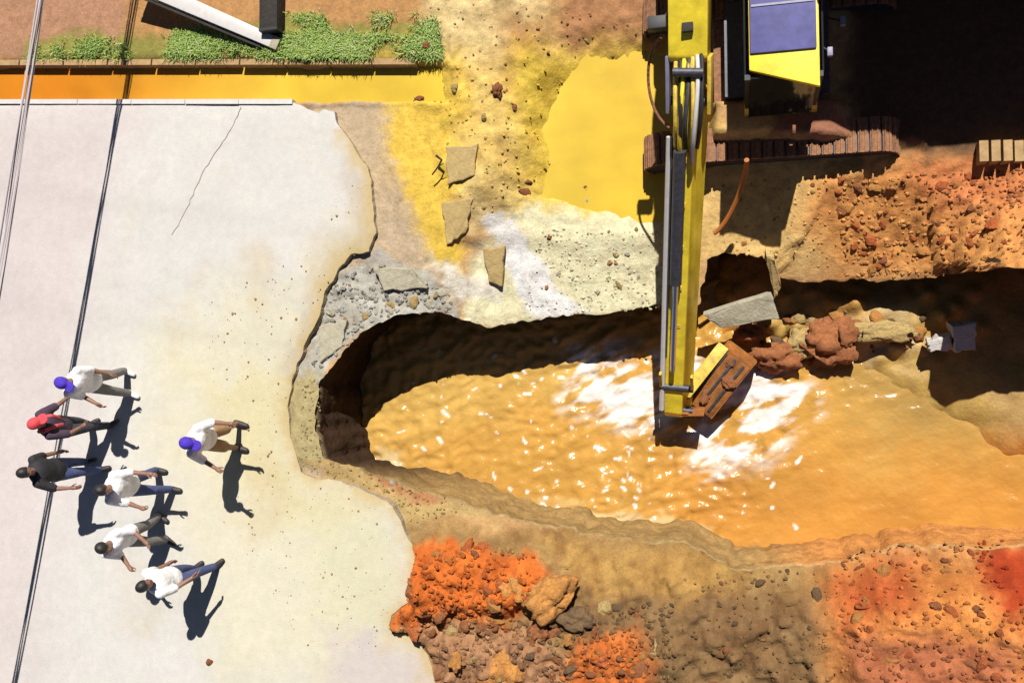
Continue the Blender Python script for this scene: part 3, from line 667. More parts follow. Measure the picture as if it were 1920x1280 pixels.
def slab(name, quad, thick, m, label, cat='slab', jag=.02):
    """quad: (px, py, z) corners of its upper face"""
    pts = [un(*c) for c in quad]; ring = []
    for k in range(len(pts)):
        a, b = pts[k], pts[(k + 1) % len(pts)]; nseg = 5
        for j in range(nseg): ring.append(a.lerp(b, j / nseg) + Vector((random.uniform(-jag, jag), random.uniform(-jag, jag), 0)) * (1 if j else .3))
    c = sum(ring, Vector()) / len(ring); nrm = Vector()
    for k in range(len(ring)): nrm += (ring[k] - c).cross(ring[(k + 1) % len(ring)] - c)
    nrm.normalize(); nrm = nrm if nrm.z > 0 else -nrm
    v = [p - c for p in ring] + [p - c - nrm * thick * random.uniform(.85, 1.1) + Vector((random.uniform(-jag, jag), random.uniform(-jag, jag), 0)) for p in ring]
    ins = [(p - c) * .93 + nrm * .006 for p in ring]; n0 = len(ring); v += ins
    f = [(k, (k + 1) % n0, n0 + (k + 1) % n0, n0 + k) for k in range(n0)] + [(k, (k + 1) % n0, 2 * n0 + (k + 1) % n0, 2 * n0 + k) for k in range(n0)]
    f += [tuple(range(2 * n0, 3 * n0)), tuple(range(2 * n0 - 1, n0 - 1, -1))]
    me = pymesh(name, v, f); bm = bmesh.new(); bm.from_mesh(me); bmesh.ops.recalc_face_normals(bm, faces=bm.faces); bm.to_mesh(me); bm.free()
    return tag(link(name, me, m, None, c), label, cat)
slab('broken_slab', [(828, 380, .02), (888, 372, -.02), (872, 436, -.12), (838, 458, -.1)], .12, M['concrete_tan'], 'tan wedge of broken paving above the white lime streak', 'broken slab')
slab('broken_slab', [(905, 466, -.22), (946, 462, -.22), (942, 536, -.38), (916, 528, -.38)], .12, M['concrete_tan'], 'upright tan sliver of broken paving in the white lime streak', 'broken slab')
slab('broken_slab', [(836, 276, .1), (896, 270, .12), (890, 328, .06), (838, 346, .04)], .12, M['concrete_tan'], 'square tan slab piece lying high on the spill near a dark twig', 'broken slab')
slab('broken_slab', [(1318, 590, -.78), (1446, 548, -.70), (1461, 598, -.86), (1350, 614, -.90)], .1, M['concrete'], 'pale green grey concrete slab fallen across the dark notch beside the stick', 'broken slab', jag=.012)
slab('broken_slab', [(1436, 478, -.36), (1452, 486, -.36), (1464, 540, -.7), (1452, 560, -.75)], .35, M['concrete_tan'], 'narrow upright slab at the right side of the dark notch', 'broken slab')
slab('concrete_block', [(1786, 612, -.95), (1832, 604, -.93), (1830, 656, -1.02), (1790, 660, -1.02)], .3, M['concrete_white'], 'bright white concrete block on the mud bank at the right', 'concrete block')
slab('concrete_block', [(1738, 640, -1.08), (1782, 628, -1.05), (1784, 655, -1.1), (1745, 660, -1.12)], .2, M['concrete_white'], 'flat grey white concrete piece left of the white block', 'concrete block')
slab('broken_slab', [(700, 500, 0.0), (770, 505, 0.0), (800, 540, -.08), (720, 545, -.04)], .1, M['concrete'], 'grey broken slab lying at the corner of the road and pit', 'broken slab')
slab('broken_slab', [(598, 612, .0), (650, 600, -.02), (640, 650, -.03), (600, 680, .0)], .08, M['concrete'], 'grey slab piece on the pit rim at the road edge', 'broken slab')
bk = empty('broken_kerb', un(1880, 280, 0)); tag(bk, 'row of grey kerb blocks at the right edge on the orange bank', 'kerb')
for k in range(7):
    x0 = 1836 + k * 22
    c = [un(x0, 264, .02), un(x0 + 17, 263, .02), un(x0 + 18, 302, .02), un(x0 + 1, 303, .02)]; cz = random.uniform(-.02, .03)
    v = [(p.x, p.y, .02 + cz) for p in c] + [(p.x, p.y, -.3) for p in c]
    rel(link('kerb_block', pymesh('kerb_block', v, [(3, 2, 1, 0), (0, 1, 5, 4), (1, 2, 6, 5), (2, 3, 7, 6), (3, 0, 4, 7)]), M['kerb']), bk)

# ------------------------------------------------------------------ mesh builder for made things
class MB:
    def __init__(s): s.bm = bmesh.new()
    def hexa(s, c):                       # 8 corners: 4 bottom, 4 top (same order)
        v = [s.bm.verts.new(p) for p in c]
        for f in ((3, 2, 1, 0), (4, 5, 6, 7), (0, 1, 5, 4), (1, 2, 6, 5), (2, 3, 7, 6), (3, 0, 4, 7)): s.bm.faces.new([v[i] for i in f])
        return s
    def box(s, lo, hi): (a, b, c), (d, e, f) = lo, hi; return s.hexa([(a, b, c), (d, b, c), (d, e, c), (a, e, c), (a, b, f), (d, b, f), (d, e, f), (a, e, f)])
    def beam(s, p, q_, side, up, w0, h0, w1=None, h1=None):
        w1 = w0 if w1 is None else w1; h1 = h0 if h1 is None else h1; p = Vector(p); q_ = Vector(q_); r = []
        for c, ww, hh in ((p, w0, h0), (q_, w1, h1)):
            r.append([c - side * ww / 2 - up * hh / 2, c + side * ww / 2 - up * hh / 2, c + side * ww / 2 + up * hh / 2, c - side * ww / 2 + up * hh / 2])
        return s.hexa(r[0] + r[1])
    def tube(s, pts, r, seg=10, r1=None, caps=True):
        pts = [Vector(p) for p in pts]; r1 = r if r1 is None else r1; prev = None; n = len(pts)
        ref = Vector((0, 0, 1)) if abs((pts[-1] - pts[0]).normalized().z) < .9 else Vector((1, 0, 0))
        for k, p in enumerate(pts):
            t = (pts[min(k + 1, n - 1)] - pts[max(k - 1, 0)]).normalized(); a = t.cross(ref).normalized(); b = t.cross(a)
            rr = r + (r1 - r) * k / max(n - 1, 1)
            ring = [s.bm.verts.new(p + (a * math.cos(j * math.tau / seg) + b * math.sin(j * math.tau / seg)) * rr) for j in range(seg)]
            if prev:
                for j in range(seg): s.bm.faces.new((prev[j], prev[(j + 1) % seg], ring[(j + 1) % seg], ring[j]))
            elif caps: s.bm.faces.new(ring[::-1])
            prev = ring
        if caps: s.bm.faces.new(prev)
        return s
    def prism(s, prof, side, w_):         # closed profile (list of Vectors) extruded both ways along side
        a = [s.bm.verts.new(Vector(p) - side * w_ / 2) for p in prof]; b = [s.bm.verts.new(Vector(p) + side * w_ / 2) for p in prof]; n = len(prof)
        s.bm.faces.new(a[::-1]); s.bm.faces.new(b)
        for k in range(n): s.bm.faces.new((a[k], a[(k + 1) % n], b[(k + 1) % n], b[k]))
        return s
    def build(s, name, m, parent=None, bevel=0, smooth=False, segs=2):
        bmesh.ops.recalc_face_normals(s.bm, faces=s.bm.faces)
        if bevel: bmesh.ops.bevel(s.bm, geom=[e for e in s.bm.edges if e.calc_face_angle(0) > .5], offset=bevel, segments=segs, affect='EDGES', profile=.6, clamp_overlap=True)
        root = parent
        while root is not None and root.parent is not None: root = root.parent
        if root is not None: bmesh.ops.translate(s.bm, verts=s.bm.verts, vec=-Vector(root.location))
        me = bpy.data.meshes.new(name); s.bm.to_mesh(me); s.bm.free()
        if smooth or bevel: me.polygons.foreach_set('use_smooth', [True] * len(me.polygons)); me.set_sharp_from_angle(angle=.6)
        return link(name, me, m, parent)
def bez(a, b, c, d, n=14):
    a, b, c, d = map(Vector, (a, b, c, d)); return [a * (1 - t) ** 3 + b * 3 * t * (1 - t) ** 2 + c * 3 * t * t * (1 - t) + d * t ** 3 for t in [k / n for k in range(n + 1)]]

# ------------------------------------------------------------------ excavator
ex = empty('excavator', (0.3, 4.1, -.2)); tag(ex, 'yellow tracked excavator at the top, its arm reaching down into the pit', 'excavator')
J = un(1293, 190, 1.35); E_ = un(1268, 768, -.92); fw = (E_ - J).normalized()
side = Vector((fw.y, -fw.x, 0)).normalized(); side = side if side.x > 0 else -side
upv = side.cross(fw).normalized(); upv = upv if upv.z > 0 else -upv
# stick
st = MB(); back = J - fw * .42
prof = [back + upv * .10, back + upv * .30 + fw * .12, J + upv * .24 + fw * .25, E_ + upv * .10, E_ + fw * .12, E_ - upv * .16, J - upv * .32 + fw * .35, J - upv * .32]
for p_ in prof: pass
va = [st.bm.verts.new(p_ - side * .15) for p_ in prof]; vb = [st.bm.verts.new(p_ + side * (.085 if (p_ - J).dot(upv) > -.02 else .20)) for p_ in prof]
st.bm.faces.new(va[::-1]); st.bm.faces.new(vb)
for k_ in range(len(prof)): st.bm.faces.new((va[k_], va[(k_ + 1) % len(prof)], vb[(k_ + 1) % len(prof)], vb[k_]))
stick = st.build('stick', M['yellow'], ex, bevel=.02)
o = MB().tube([J + upv * .38 + fw * .45 - side * .05, J + upv * .27 + fw * 2.15 - side * .05], .072, 14).build('bucket_cylinder', M['darksteel'], stick, smooth=True)
MB().tube([J + upv * .27 + fw * 2.15 - side * .05, E_ + upv * .22 - fw * .75 - side * .05], .036, 12).build('cylinder_rod', M['chrome'], stick, smooth=True)
MB().tube([J - side * .19 + upv * .2 + fw * .35, E_ - side * .185 + upv * .1 - fw * .05], .036, 8).build('white_pipe', M['white'], stick, smooth=True)
MB().tube([J - side * .145 + upv * .27 + fw * .35, E_ - side * .15 + upv * .13 - fw * .9], .016, 8).build('pipe', M['darksteel'], stick, smooth=True)
L1 = E_ + upv * .10 - fw * .42
for sgn in (-1, 1): MB().beam(L1 + side * .20 * sgn, E_ + upv * .26 - fw * .72 + side * .20 * sgn, side, upv, .035, .09).build('link_arm', M['yellow_worn'], stick, bevel=.01)
for c_ in (E_, J, L1): MB().tube([c_ - side * .22, c_ + side * .22], .05, 12).build('pin', M['darksteel'], stick, smooth=True)
for k_ in range(5):
    c_ = J + upv * (.25 - .03 * k_) + fw * (.6 + .55 * k_); MB().beam(c_ - side * .12, c_ + side * .02, fw, upv, .05, .05).build('pipe_clamp', M['yellow_worn'], stick)
# boom
bt = J + upv * 0; b1 = un(1294, 0, 1.8); b2 = un(1294, -170, 2.2); b3 = Vector((b2.x + .02, b2.y + 1.0, 1.4))
bdir = (b2 - J).normalized(); bside = Vector((side.x, side.y, 0)); bup = bside.cross(-bdir).normalized(); bup = bup if bup.z > 0 else -bup
prof = [J + bdir * .44 - bup * .2, J + bdir * .44 + bup * .2, J + bdir * .5 + bup * .24, b2 + bup * .26 - bdir * .1, b2 + Vector((0, .35, .1)), b3 + Vector((0, .2, 0)), b3 - Vector((0, .25, .1)), b2 - bup * .32, J + bdir * .52 - bup * .25]
boom = MB().prism(prof, bside, .42).build('boom', M['yellow'], ex, bevel=.025)
for sgn in (-1, 1): MB().beam(J - bdir * .12 + bside * .225 * sgn, J + bdir * .5 + bside * .225 * sgn, bside, bup, .045, .34, .045, .42).build('fork_cheek', M['bluegrey'] if sgn < 0 else M['yellow_worn'], boom, bevel=.015)
c0 = b2 + bup * .30 + bdir * .3; c1 = back + upv * .34 + fw * .02
MB().tube([c0 + bdir * .9, c0], .075, 14).build('stick_cylinder', M['yellow'], boom, smooth=True)
MB().tube([J + bdir * .46 + bup * .16, c1], .035, 12).build('cylinder_rod', M['chrome'], boom, smooth=True)
MB().tube([c1 - side * .16, c1 + side * .16], .05, 12).build('pin', M['darksteel'], boom, smooth=True)
wl = un(1232, 45, 1.9); MB().box(tuple(wl - Vector((.10, .07, .06))), tuple(wl + Vector((.10, .07, .06)))).build('work_lamp', M['black'], boom, bevel=.015)
MB().tube([wl, J + bdir * 1.0 - bside * .15], .02, 8).build('lamp_bracket', M['darksteel'], boom)
mk_ = J + bdir * .80 + bup * .255; MB().box(tuple(mk_ - Vector((.06, .05, .02))), tuple(mk_ + Vector((.06, .05, .03)))).build('hose_block', M['timber'], boom, bevel=.01)
hm = [M['yellow_worn'], M['black'], M['yellow'], M['darksteel'], M['yellow_worn'], M['white'], M['black']]
for k_, m_ in enumerate(hm):                      # hoses looping over the elbow
    s_ = -.13 + .045 * k_; a_ = J + bdir * (.44 + .02 * k_) + bup * .2 + bside * s_; d_ = J + fw * (.45 + .09 * (k_ % 3)) + upv * .25 + side * (s_ * .9)
    MB().tube(bez(a_, a_ - bdir * .35 + bup * (.25 + .05 * (k_ % 3)) + bside * random.uniform(-.1, .1), d_ - fw * .35 + upv * (.32 + .06 * (k_ % 2)) + side * random.uniform(-.12, .1), d_), .024, 8).build('hose', m_, boom, smooth=True)
hp = [un(1240, 70, 1.85), un(1205, 90, 1.6), un(1205, 210, 1.2), un(1256, 240, 1.3)]
MB().tube(bez(hp[0], hp[1], hp[2], hp[3], 20), .016, 8).build('hanging_hose', M['mudbrown'], boom, smooth=True)
hp = [un(1400, 300, .8), un(1402, 330, .4), un(1370, 420, .05), un(1338, 438, .02)]
MB().tube(bez(*hp, 20), .03, 8).build('hose', mat('hose_shade', alb(205, 120, 45), .7), boom, smooth=True)  # brown tube added where the shade of a hose falls
# bucket
bc = E_ + fw * .02; bd = Vector((.62, .78, 0)).normalized(); bs = Vector((.78, -.62, 0)).normalized()
O_ = un(1348, 715, -1.22)
def bp(u_, v_): return O_ + bd * u_ + Vector((0, 0, 1)) * v_      # bucket profile plane: along bd and vertical
prof = [(-.46, .12), (.40, .34), (.52, .16), (.50, -.22), (.30, -.58), (-.05, -.78), (-.36, -.72)]
bk_ = MB(); outer = [bp(*p) for p in prof]
for k_ in range(len(outer) - 1):
    a_, b_ = outer[k_], outer[k_ + 1]; n_ = (b_ - a_).cross(bs).normalized(); bk_.beam(a_, b_, bs, n_, .44, .03)
M['bucket'] = mat('shaded_muddy_bucket_steel', alb(178, 108, 40), .85, nscale=5, namt=.55, bump=.4, bscale=20)  # shade on the bucket put into its brown, mottled with mud
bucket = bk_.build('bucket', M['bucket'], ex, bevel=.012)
MB().beam(bp(-.45, .33) - bs * .23, bp(.42, .37) - bs * .23, bs, Vector((0, 0, 1)), .16, .05).build('top_rail', M['yellow_worn'], bucket, bevel=.012)
for sgn in (-1, 1):
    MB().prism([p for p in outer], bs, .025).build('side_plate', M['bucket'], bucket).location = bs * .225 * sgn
for k_ in (-.14, 0, .14): MB().beam(bp(-.40, .165) + bs * k_, bp(.36, .355) + bs * k_, bs, Vector((0, 0, 1)), .035, .03).build('wear_strip', M['darksteel'], bucket, bevel=.006)
for u_, v_, r_, sd_k in ((-.25, .2, .10, 61), (.1, .29, .13, 62), (.3, .33, .08, 63)):
    o = link('mud_cake', lump(sd_k, 'clod_brown', 4), None, bucket); o.location = bp(u_, v_) + bs * (.1 - .12 * (sd_k % 2)) - Vector(ex.location); o.scale = (r_, r_ * .8, .03); o.rotation_euler = (0, -.2, sd_k)
for k_ in range(4):
    t_ = bp(-.36, -.72) + bs * (-.2 + .133 * k_); MB().beam(t_, t_ + Vector((0, 0, -.05)) - bd * .14, bs, bd, .06, .05, .03, .015).build('tooth', M['darksteel'], bucket)
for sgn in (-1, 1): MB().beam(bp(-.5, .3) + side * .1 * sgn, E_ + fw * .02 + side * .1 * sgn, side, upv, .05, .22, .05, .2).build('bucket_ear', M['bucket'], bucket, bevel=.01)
# cab
cz0, cz1 = .55, 1.62
cl = [un(1398, 150, cz1), un(1540, 168, cz1)]; yb = un(1470, -260, cz1).y
xl, xr = cl[0].x, cl[1].x; yf = un(1470, 150, cz1).y
cab = MB().hexa([(xl - .02, yf + .02, cz0 - .3), (xr + .06, yf + .02, cz0 - .3), (xr + .06, yb, cz0 - .3), (xl - .02, yb, cz0 - .3), (xl, yf + .05, cz0), (xr + .04, yf + .05, cz0), (xr + .04, yb, cz0), (xl, yb, cz0)]).build('cab', M['yellow_worn'], ex, bevel=.02)
for (x_, y_) in ((xl + .02, yf + .08), (xr, yf + .06), (xl + .02, yb - .05), (xr, yb - .05)): MB().box((x_ - .03, y_ - .03, cz0), (x_ + .03, y_ + .03, cz1 - .06)).build('cab_pillar', M['black'], cab)
MB().hexa([(xl + .03, yf - .05, cz0), (xr - .03, yf - .05, cz0), (xr - .03, yf - .03, cz0), (xl + .03, yf - .03, cz0), (xl + .04, yf + .06, cz1 - .07), (xr - .03, yf + .03, cz1 - .07), (xr - .03, yf + .05, cz1 - .07), (xl + .04, yf + .08, cz1 - .07)]).build('windscreen', M['glass'], cab)
for x_ in (xl - .005, xr + .03): MB().box((x_ - .01, yf + .1, cz0), (x_ + .01, yb - .05, cz1 - .08)).build('side_window', M['glass'], cab)
MB().box((xl + .02, yb - .02, cz0), (xr, yb, cz1 - .08)).build('rear_panel', M['yellow_worn'], cab)
fy0 = un(1405, 132, cz1).y; fy1 = un(1535, 162, cz1).y; ym = un(1470, 97, cz1).y; ax0 = un(1404, 100, cz1).x; ax1 = un(1537, 100, cz1).x
rf_ = MB().hexa([(ax0, fy0, cz1 - .06), (ax1, fy1, cz1 - .06), (ax1, yb, cz1 - .06), (ax0, yb, cz1 - .06), (ax0, fy0, cz1), (ax1, fy1, cz1), (ax1, yb, cz1), (ax0, yb, cz1)]).build('roof', M['yellow'], cab, bevel=.018)
MB().box((ax0 + .012, ym, cz1 - .01), (ax1 - .03, yb - .15, cz1 + .03)).build('roof_hatch', M['roofblue'], rf_, bevel=.015)
yh = un(1470, 8, cz1).y; MB().box((ax0 + .03, yh - .012, cz1 + .025), (ax1 - .05, yh + .012, cz1 + .04)).build('hatch_rib', M['bluegrey'], rf_)
for x_, y_ in ((1580, 40), (1556, 98)):  # pale boxes and arms added for highlights on the black bodywork
    c_ = un(x_, y_, 1.3); MB().box(tuple(c_ - Vector((.03, .05, .03))), tuple(c_ + Vector((.03, .05, .03)))).build('highlight_box', M['bluegrey'], cab, bevel=.01)
    MB().tube([c_, Vector((xr + .03, c_.y + .1, 1.25))], .012, 6).build('highlight_arm', M['black'], cab)
# house behind the cab, out to the counterweight
MB().box((-.85, 5.15, .35), (1.02, 6.3, 1.35)).build('engine_house', M['yellow'], ex, bevel=.06)
MB().box((-.2, 3.6, .25), (1.0, 5.2, .40)).build('deck', M['darksteel'], ex)
MB().prism([Vector((-.85, 6.3, .5)), Vector((-.85, 6.75, .6)), Vector((-.85, 6.8, 1.4)), Vector((-.85, 6.3, 1.5))], Vector((1, 0, 0)), 1.87).build('counterweight', M['darksteel'], ex, bevel=.05).location.x += .935
MB().tube([(.35, 4.15, .05), (.35, 4.15, .3)], .5, 28).build('slew_ring', M['darksteel'], ex, smooth=True)
MB().box((-.35, 3.3, -.2), (1.05, 5.0, .08)).build('undercarriage', M['mudsteel'], ex, bevel=.05)
# tracks
def track(yc, x0, x1, z0, r, wd):
    fr = MB().box((x0 + r, yc - wd * .3, z0 + r * .5), (x1 - r, yc + wd * .3, z0 + r * 1.5)).build('track', M['darksteel'], ex, bevel=.04)
    for c_, nm in ((x0 + r, 'idler'), (x1 - r, 'sprocket')): MB().tube([(c_, yc - wd * .28, z0 + r), (c_, yc + wd * .28, z0 + r)], r * .86, 20).build(nm, M['mudsteel'], fr, smooth=True)
    for k in range(6):
        xx = x0 + r * 1.6 + (x1 - x0 - r * 3.2) * k / 5; MB().tube([(xx, yc - wd * .28, z0 + .13), (xx, yc + wd * .28, z0 + .13)], .1, 12).build('roller', M['mudsteel'], fr, smooth=True)
    MB().prism([Vector((x0 + r + rr_ * math.sin(a_), yc, z0 + r + rr_ * math.cos(a_))) if sd2 else Vector((x1 - r + rr_ * math.sin(a_), yc, z0 + r + rr_ * math.cos(a_))) for rr_ in (r * .93,) for sd2, a_ in [(0, math.pi * k / 10) for k in range(11)] + [(1, math.pi + math.pi * k / 10) for k in range(11)]], Vector((0, 1, 0)), wd * .9).build('track_chain', M['darksteel'], fr)
    Ls = (x1 - x0 - 2 * r); per = 2 * Ls + math.tau * r; nsh = int(per / .135)
    bm = MB().box((-.058, -wd / 2, -.012), (.058, wd / 2, .012)); bm.box((-.04, -wd / 2, .012), (-.024, wd / 2, .026)); bm.box((.02, -wd / 2, .012), (.036, wd / 2, .024))
    shoe = bm.build('track_shoe', M['mudsteel'], None); me = shoe.data; bpy.data.objects.remove(shoe)
    rl = Vector(ex.location)
    for k in range(nsh):
        s_ = per * k / nsh
        if s_ < Ls: p = (x0 + r + s_, z0 + 2 * r, 0)
        elif s_ < Ls + math.pi * r: a = (s_ - Ls) / r; p = (x1 - r + r * math.sin(a), z0 + r + r * math.cos(a), a)
        elif s_ < 2 * Ls + math.pi * r: p = (x1 - r - (s_ - Ls - math.pi * r), z0, math.pi)
        else: a = math.pi + (s_ - 2 * Ls - math.pi * r) / r; p = (x0 + r + r * math.sin(a), z0 + r + r * math.cos(a), a)
        o = link('track_shoe', me, None, fr, (p[0] - rl.x, yc - rl.y, p[1] - rl.z)); o.rotation_euler = (0, p[2], 0)
    return fr
track(3.10, -1.22, 1.82, -.45, .28, .42); track(4.9, -1.22, 1.82, -.45, .28, .42)

# ------------------------------------------------------------------ unseen house added out of frame at the top right to shade the corner
bd_ = empty('shade_building', (3.6, 5.4, 0)); tag(bd_, 'unseen house added beyond the top right corner to darken the bank', 'shade_building')
M['render'] = mat('wall_render', (.34, .30, .25), .9, nscale=4, namt=.15, bump=.2); M['rooftile'] = mat('roof_tile', (.22, .09, .05), .85, nscale=6, namt=.3)
MB().box((1.3, 5.25, -.3), (6.5, 10, 2.9)).build('wall', M['render'], bd_)
rfb = MB().prism([Vector((0, 4.95, 2.7)), Vector((0, 7.6, 4.6)), Vector((0, 10.3, 2.7)), Vector((0, 10.3, 2.85)), Vector((0, 7.6, 4.78)), Vector((0, 4.95, 2.87))], Vector((1, 0, 0)), 5.8)
rfb.build('roof', M['rooftile'], bd_).location.x += 3.9
for x_ in (2.2, 4.9): wn = MB().box((x_, 5.22, .9), (x_ + .9, 5.26, 2.0)).build('window', M['white'], bd_); MB().box((x_ + .06, 5.2, .96), (x_ + .84, 5.215, 1.94)).build('pane', M['glass'], wn)
MB().box((3.6, 5.21, -.1), (4.45, 5.245, 2.0)).build('door', M['timber'], bd_)

# ------------------------------------------------------------------ verge: grass, white post, black timber, twig
def fringe(n, poly, hgt):
    v = []; f = []; c = []; PP = [rnd_in(poly) for k in range(n)]; AA = np.array([un(*p)[:2] for p in PP]); NN = fbm(AA[:, 0], AA[:, 1], 1.6, 3, 201)
    for k in range(n):
        p = PP[k]; a = Vector((AA[k, 0], AA[k, 1], 0))
        if NN[k] + .15 - .5 * (p[1] < 70) - .3 * (p[0] < 330) < random.uniform(-.35, .45): continue
        z = gz(a.x, a.y); 
        for b_ in range(3):
            th = random.uniform(0, 6.28); ln = random.uniform(.5, 1.3) * hgt * 1.2; wd_ = random.uniform(.003, .008); dx, dy = math.cos(th), math.sin(th); l_ = random.uniform(.4, 1.1) * ln
            i0 = len(v); bx_, by_ = a.x + random.uniform(-.03, .03), a.y + random.uniform(-.03, .03)
            v += [(bx_ - dy * wd_, by_ + dx * wd_, z - .01), (bx_ + dy * wd_, by_ - dx * wd_, z - .01), (bx_ + dx * l_ * .6 + dy * wd_ * .7, by_ + dy * l_ * .6 - dx * wd_ * .7, z + ln * .7), (bx_ + dx * l_ * .6 - dy * wd_ * .7, by_ + dy * l_ * .6 + dx * wd_ * .7, z + ln * .7), (bx_ + dx * l_ * 1.2, by_ + dy * l_ * 1.2, z + ln * .75)]
            f += [(i0, i0 + 1, i0 + 2, i0 + 3), (i0 + 3, i0 + 2, i0 + 4)]
            t = random.random(); g = np.array((.12, .24, .03)) * (1 - t) + np.array((.36, .44, .10)) * t if random.random() < .93 else np.array((.5, .5, .3))
            c += [g] * 5
    me = pymesh('grass', v, f); set_col(me, np.array(c)); return me
gm = mat('grass_blade', (.1, .2, .04), .7); a_ = gm.node_tree.nodes.new("ShaderNodeAttribute"); a_.attribute_name = 'Col'
gm.node_tree.links.new(a_.outputs['Color'], gm.node_tree.nodes["Principled BSDF"].inputs['Base Color'])
tag(link('grass', fringe(12000, [(60, 84), (330, 62), (520, 30), (820, 30), (830, 112), (60, 114)], .07), gm), 'short green grass on the verge above the flooded gutter', 'grass', kind='stuff')
# white post lying against the verge
p0 = un(522, 84, .10); p1 = un(250, -34, .42); ln = (p1 - p0)
wp = empty('white_post', p0); tag(wp, 'white painted post slanting in from the top edge onto the grass', 'post')
sd_ = Vector((-ln.y, ln.x, 0)).normalized(); up_ = ln.normalized().cross(sd_); up_ = up_ if up_.z > 0 else -up_
MB().beam(p0, p1, sd_, up_, .17, .10, .24, .14).build('shaft', M['white'], wp, bevel=.012)
MB().beam(p0 - ln.normalized() * .02, p0 + ln.normalized() * .1, sd_, up_, .18, .11).build('end_cap', M['concrete'], wp, bevel=.01)
MB().beam(p0.lerp(p1, .1) + sd_ * .12 - up_ * .02, p1 + sd_ * .16, sd_, up_, .05, .05).build('dark_rail', M['timber'], wp)
tp0 = un(511, 62, .16); tp1 = un(512, -220, .16)
tb = empty('timber_post', tp0); tag(tb, 'black square timber lying upright on the grass at the top edge', 'timber')
MB().beam(tp0, tp1, Vector((1, 0, 0)), Vector((0, 0, 1)), .28, .26).build('beam', M['timber'], tb, bevel=.015)
MB().beam(tp0 - Vector((0, .012, 0)), tp0 + Vector((0, .03, 0)), Vector((1, 0, 0)), Vector((0, 0, 1)), .285, .265).build('end_face', M['black'], tb)
tw = [un(818, 292, .12), un(828, 300, .14), un(822, 312, .13), un(810, 328, .1)]
tg = empty('twig', tw[3]); tag(tg, 'short bent dark twig on the tan spill', 'twig')
MB().tube(tw, .018, 7, .010).build('stem', M['timber'], tg, smooth=True); MB().tube([tw[2], tw[2] + Vector((.09, .03, .03))], .01, 6, .004).build('side_shoot', M['timber'], tg)

# ------------------------------------------------------------------ slack cable bundle along the left edge, with its posts beyond the frame
sh0 = un(250, 0); sh1 = un(40, 1180)
kx = Vector((SUN.x / SUN.z, SUN.y / SUN.z, 1))
ca = sh0 + kx * 2.0; cb = sh1 + kx * 1.8; dr = (cb - ca); A_ = ca - dr * .25; B_ = cb + dr * .22
cbl = empty('cable_bundle', A_); tag(cbl, 'pale slack cable bundle at the top left edge, throwing a long line of shadow', 'cable')
for k in range(7):
    pts = []; oa = random.uniform(0, 6.28); orr = random.uniform(.015, .075); tw_ = random.uniform(3, 9)
    for j in range(61):
        t = j / 60; p = A_.lerp(B_, t); p.z -= .12 * math.sin(math.pi * t); p.x += .10 * math.sin(math.pi * t)
        pts.append(p + Vector((orr * math.cos(oa + t * tw_), 0, orr * math.sin(oa + t * tw_))))
    MB().tube(pts, .0095, 6).build('wire', M['cable'], cbl, smooth=True)
for nm, e_, lb in (('cable_post', A_, 'post carrying the cable beyond the top left corner'), ('cable_post', B_, 'post carrying the cable beyond the bottom left corner')):
    up0 = empty(nm, (e_.x - .15, e_.y, 0)); tag(up0, lb, 'post')
    MB().tube([(e_.x - .15, e_.y, -.3), (e_.x - .15, e_.y, e_.z + .3)], .07, 14, .06).build('shaft', M['concrete'], up0, smooth=True)
    MB().box((e_.x - .2, e_.y - .04, e_.z - .12), (e_.x + .12, e_.y + .04, e_.z - .06)).build('bracket', M['timber'], up0)

# ------------------------------------------------------------------ people
def cloth(name, rgb): return mat(name, rgb, .85, nscale=9, namt=.2, bump=.8, bscale=9)
M['skin'] = mat('skin', (.20, .10, .065), .55); M['hair'] = mat('black_hair', (.012, .009, .008), .6, nscale=60, namt=.3)
M['shirt_white'] = cloth('white_cotton', (.74, .73, .74)); M['shirt_black'] = cloth('black_cotton', (.018, .016, .02)); M['shirt_plum'] = cloth('dark_plum_cotton', (.045, .025, .045))
M['jeans'] = cloth('blue_denim', (.05, .065, .16)); M['greypants'] = cloth('grey_trousers', (.16, .15, .14)); M['darkpants'] = cloth('dark_trousers', (.03, .03, .04)); M['tan'] = cloth('tan_shorts', (.32, .19, .09))
M['cap_blue'] = cloth('blue_cap', (.05, .02, .36)); M['cap_red'] = cloth('red_cap', (.55, .05, .06)); M['shoe'] = mat('dark_shoe', (.03, .022, .02), .6); M['shoe_white'] = mat('white_shoe', (.6, .58, .55), .6)
M['eye'] = mat('eye', (.02, .015, .012), .2); M['strap'] = cloth('red_scarf', (.5, .07, .08))

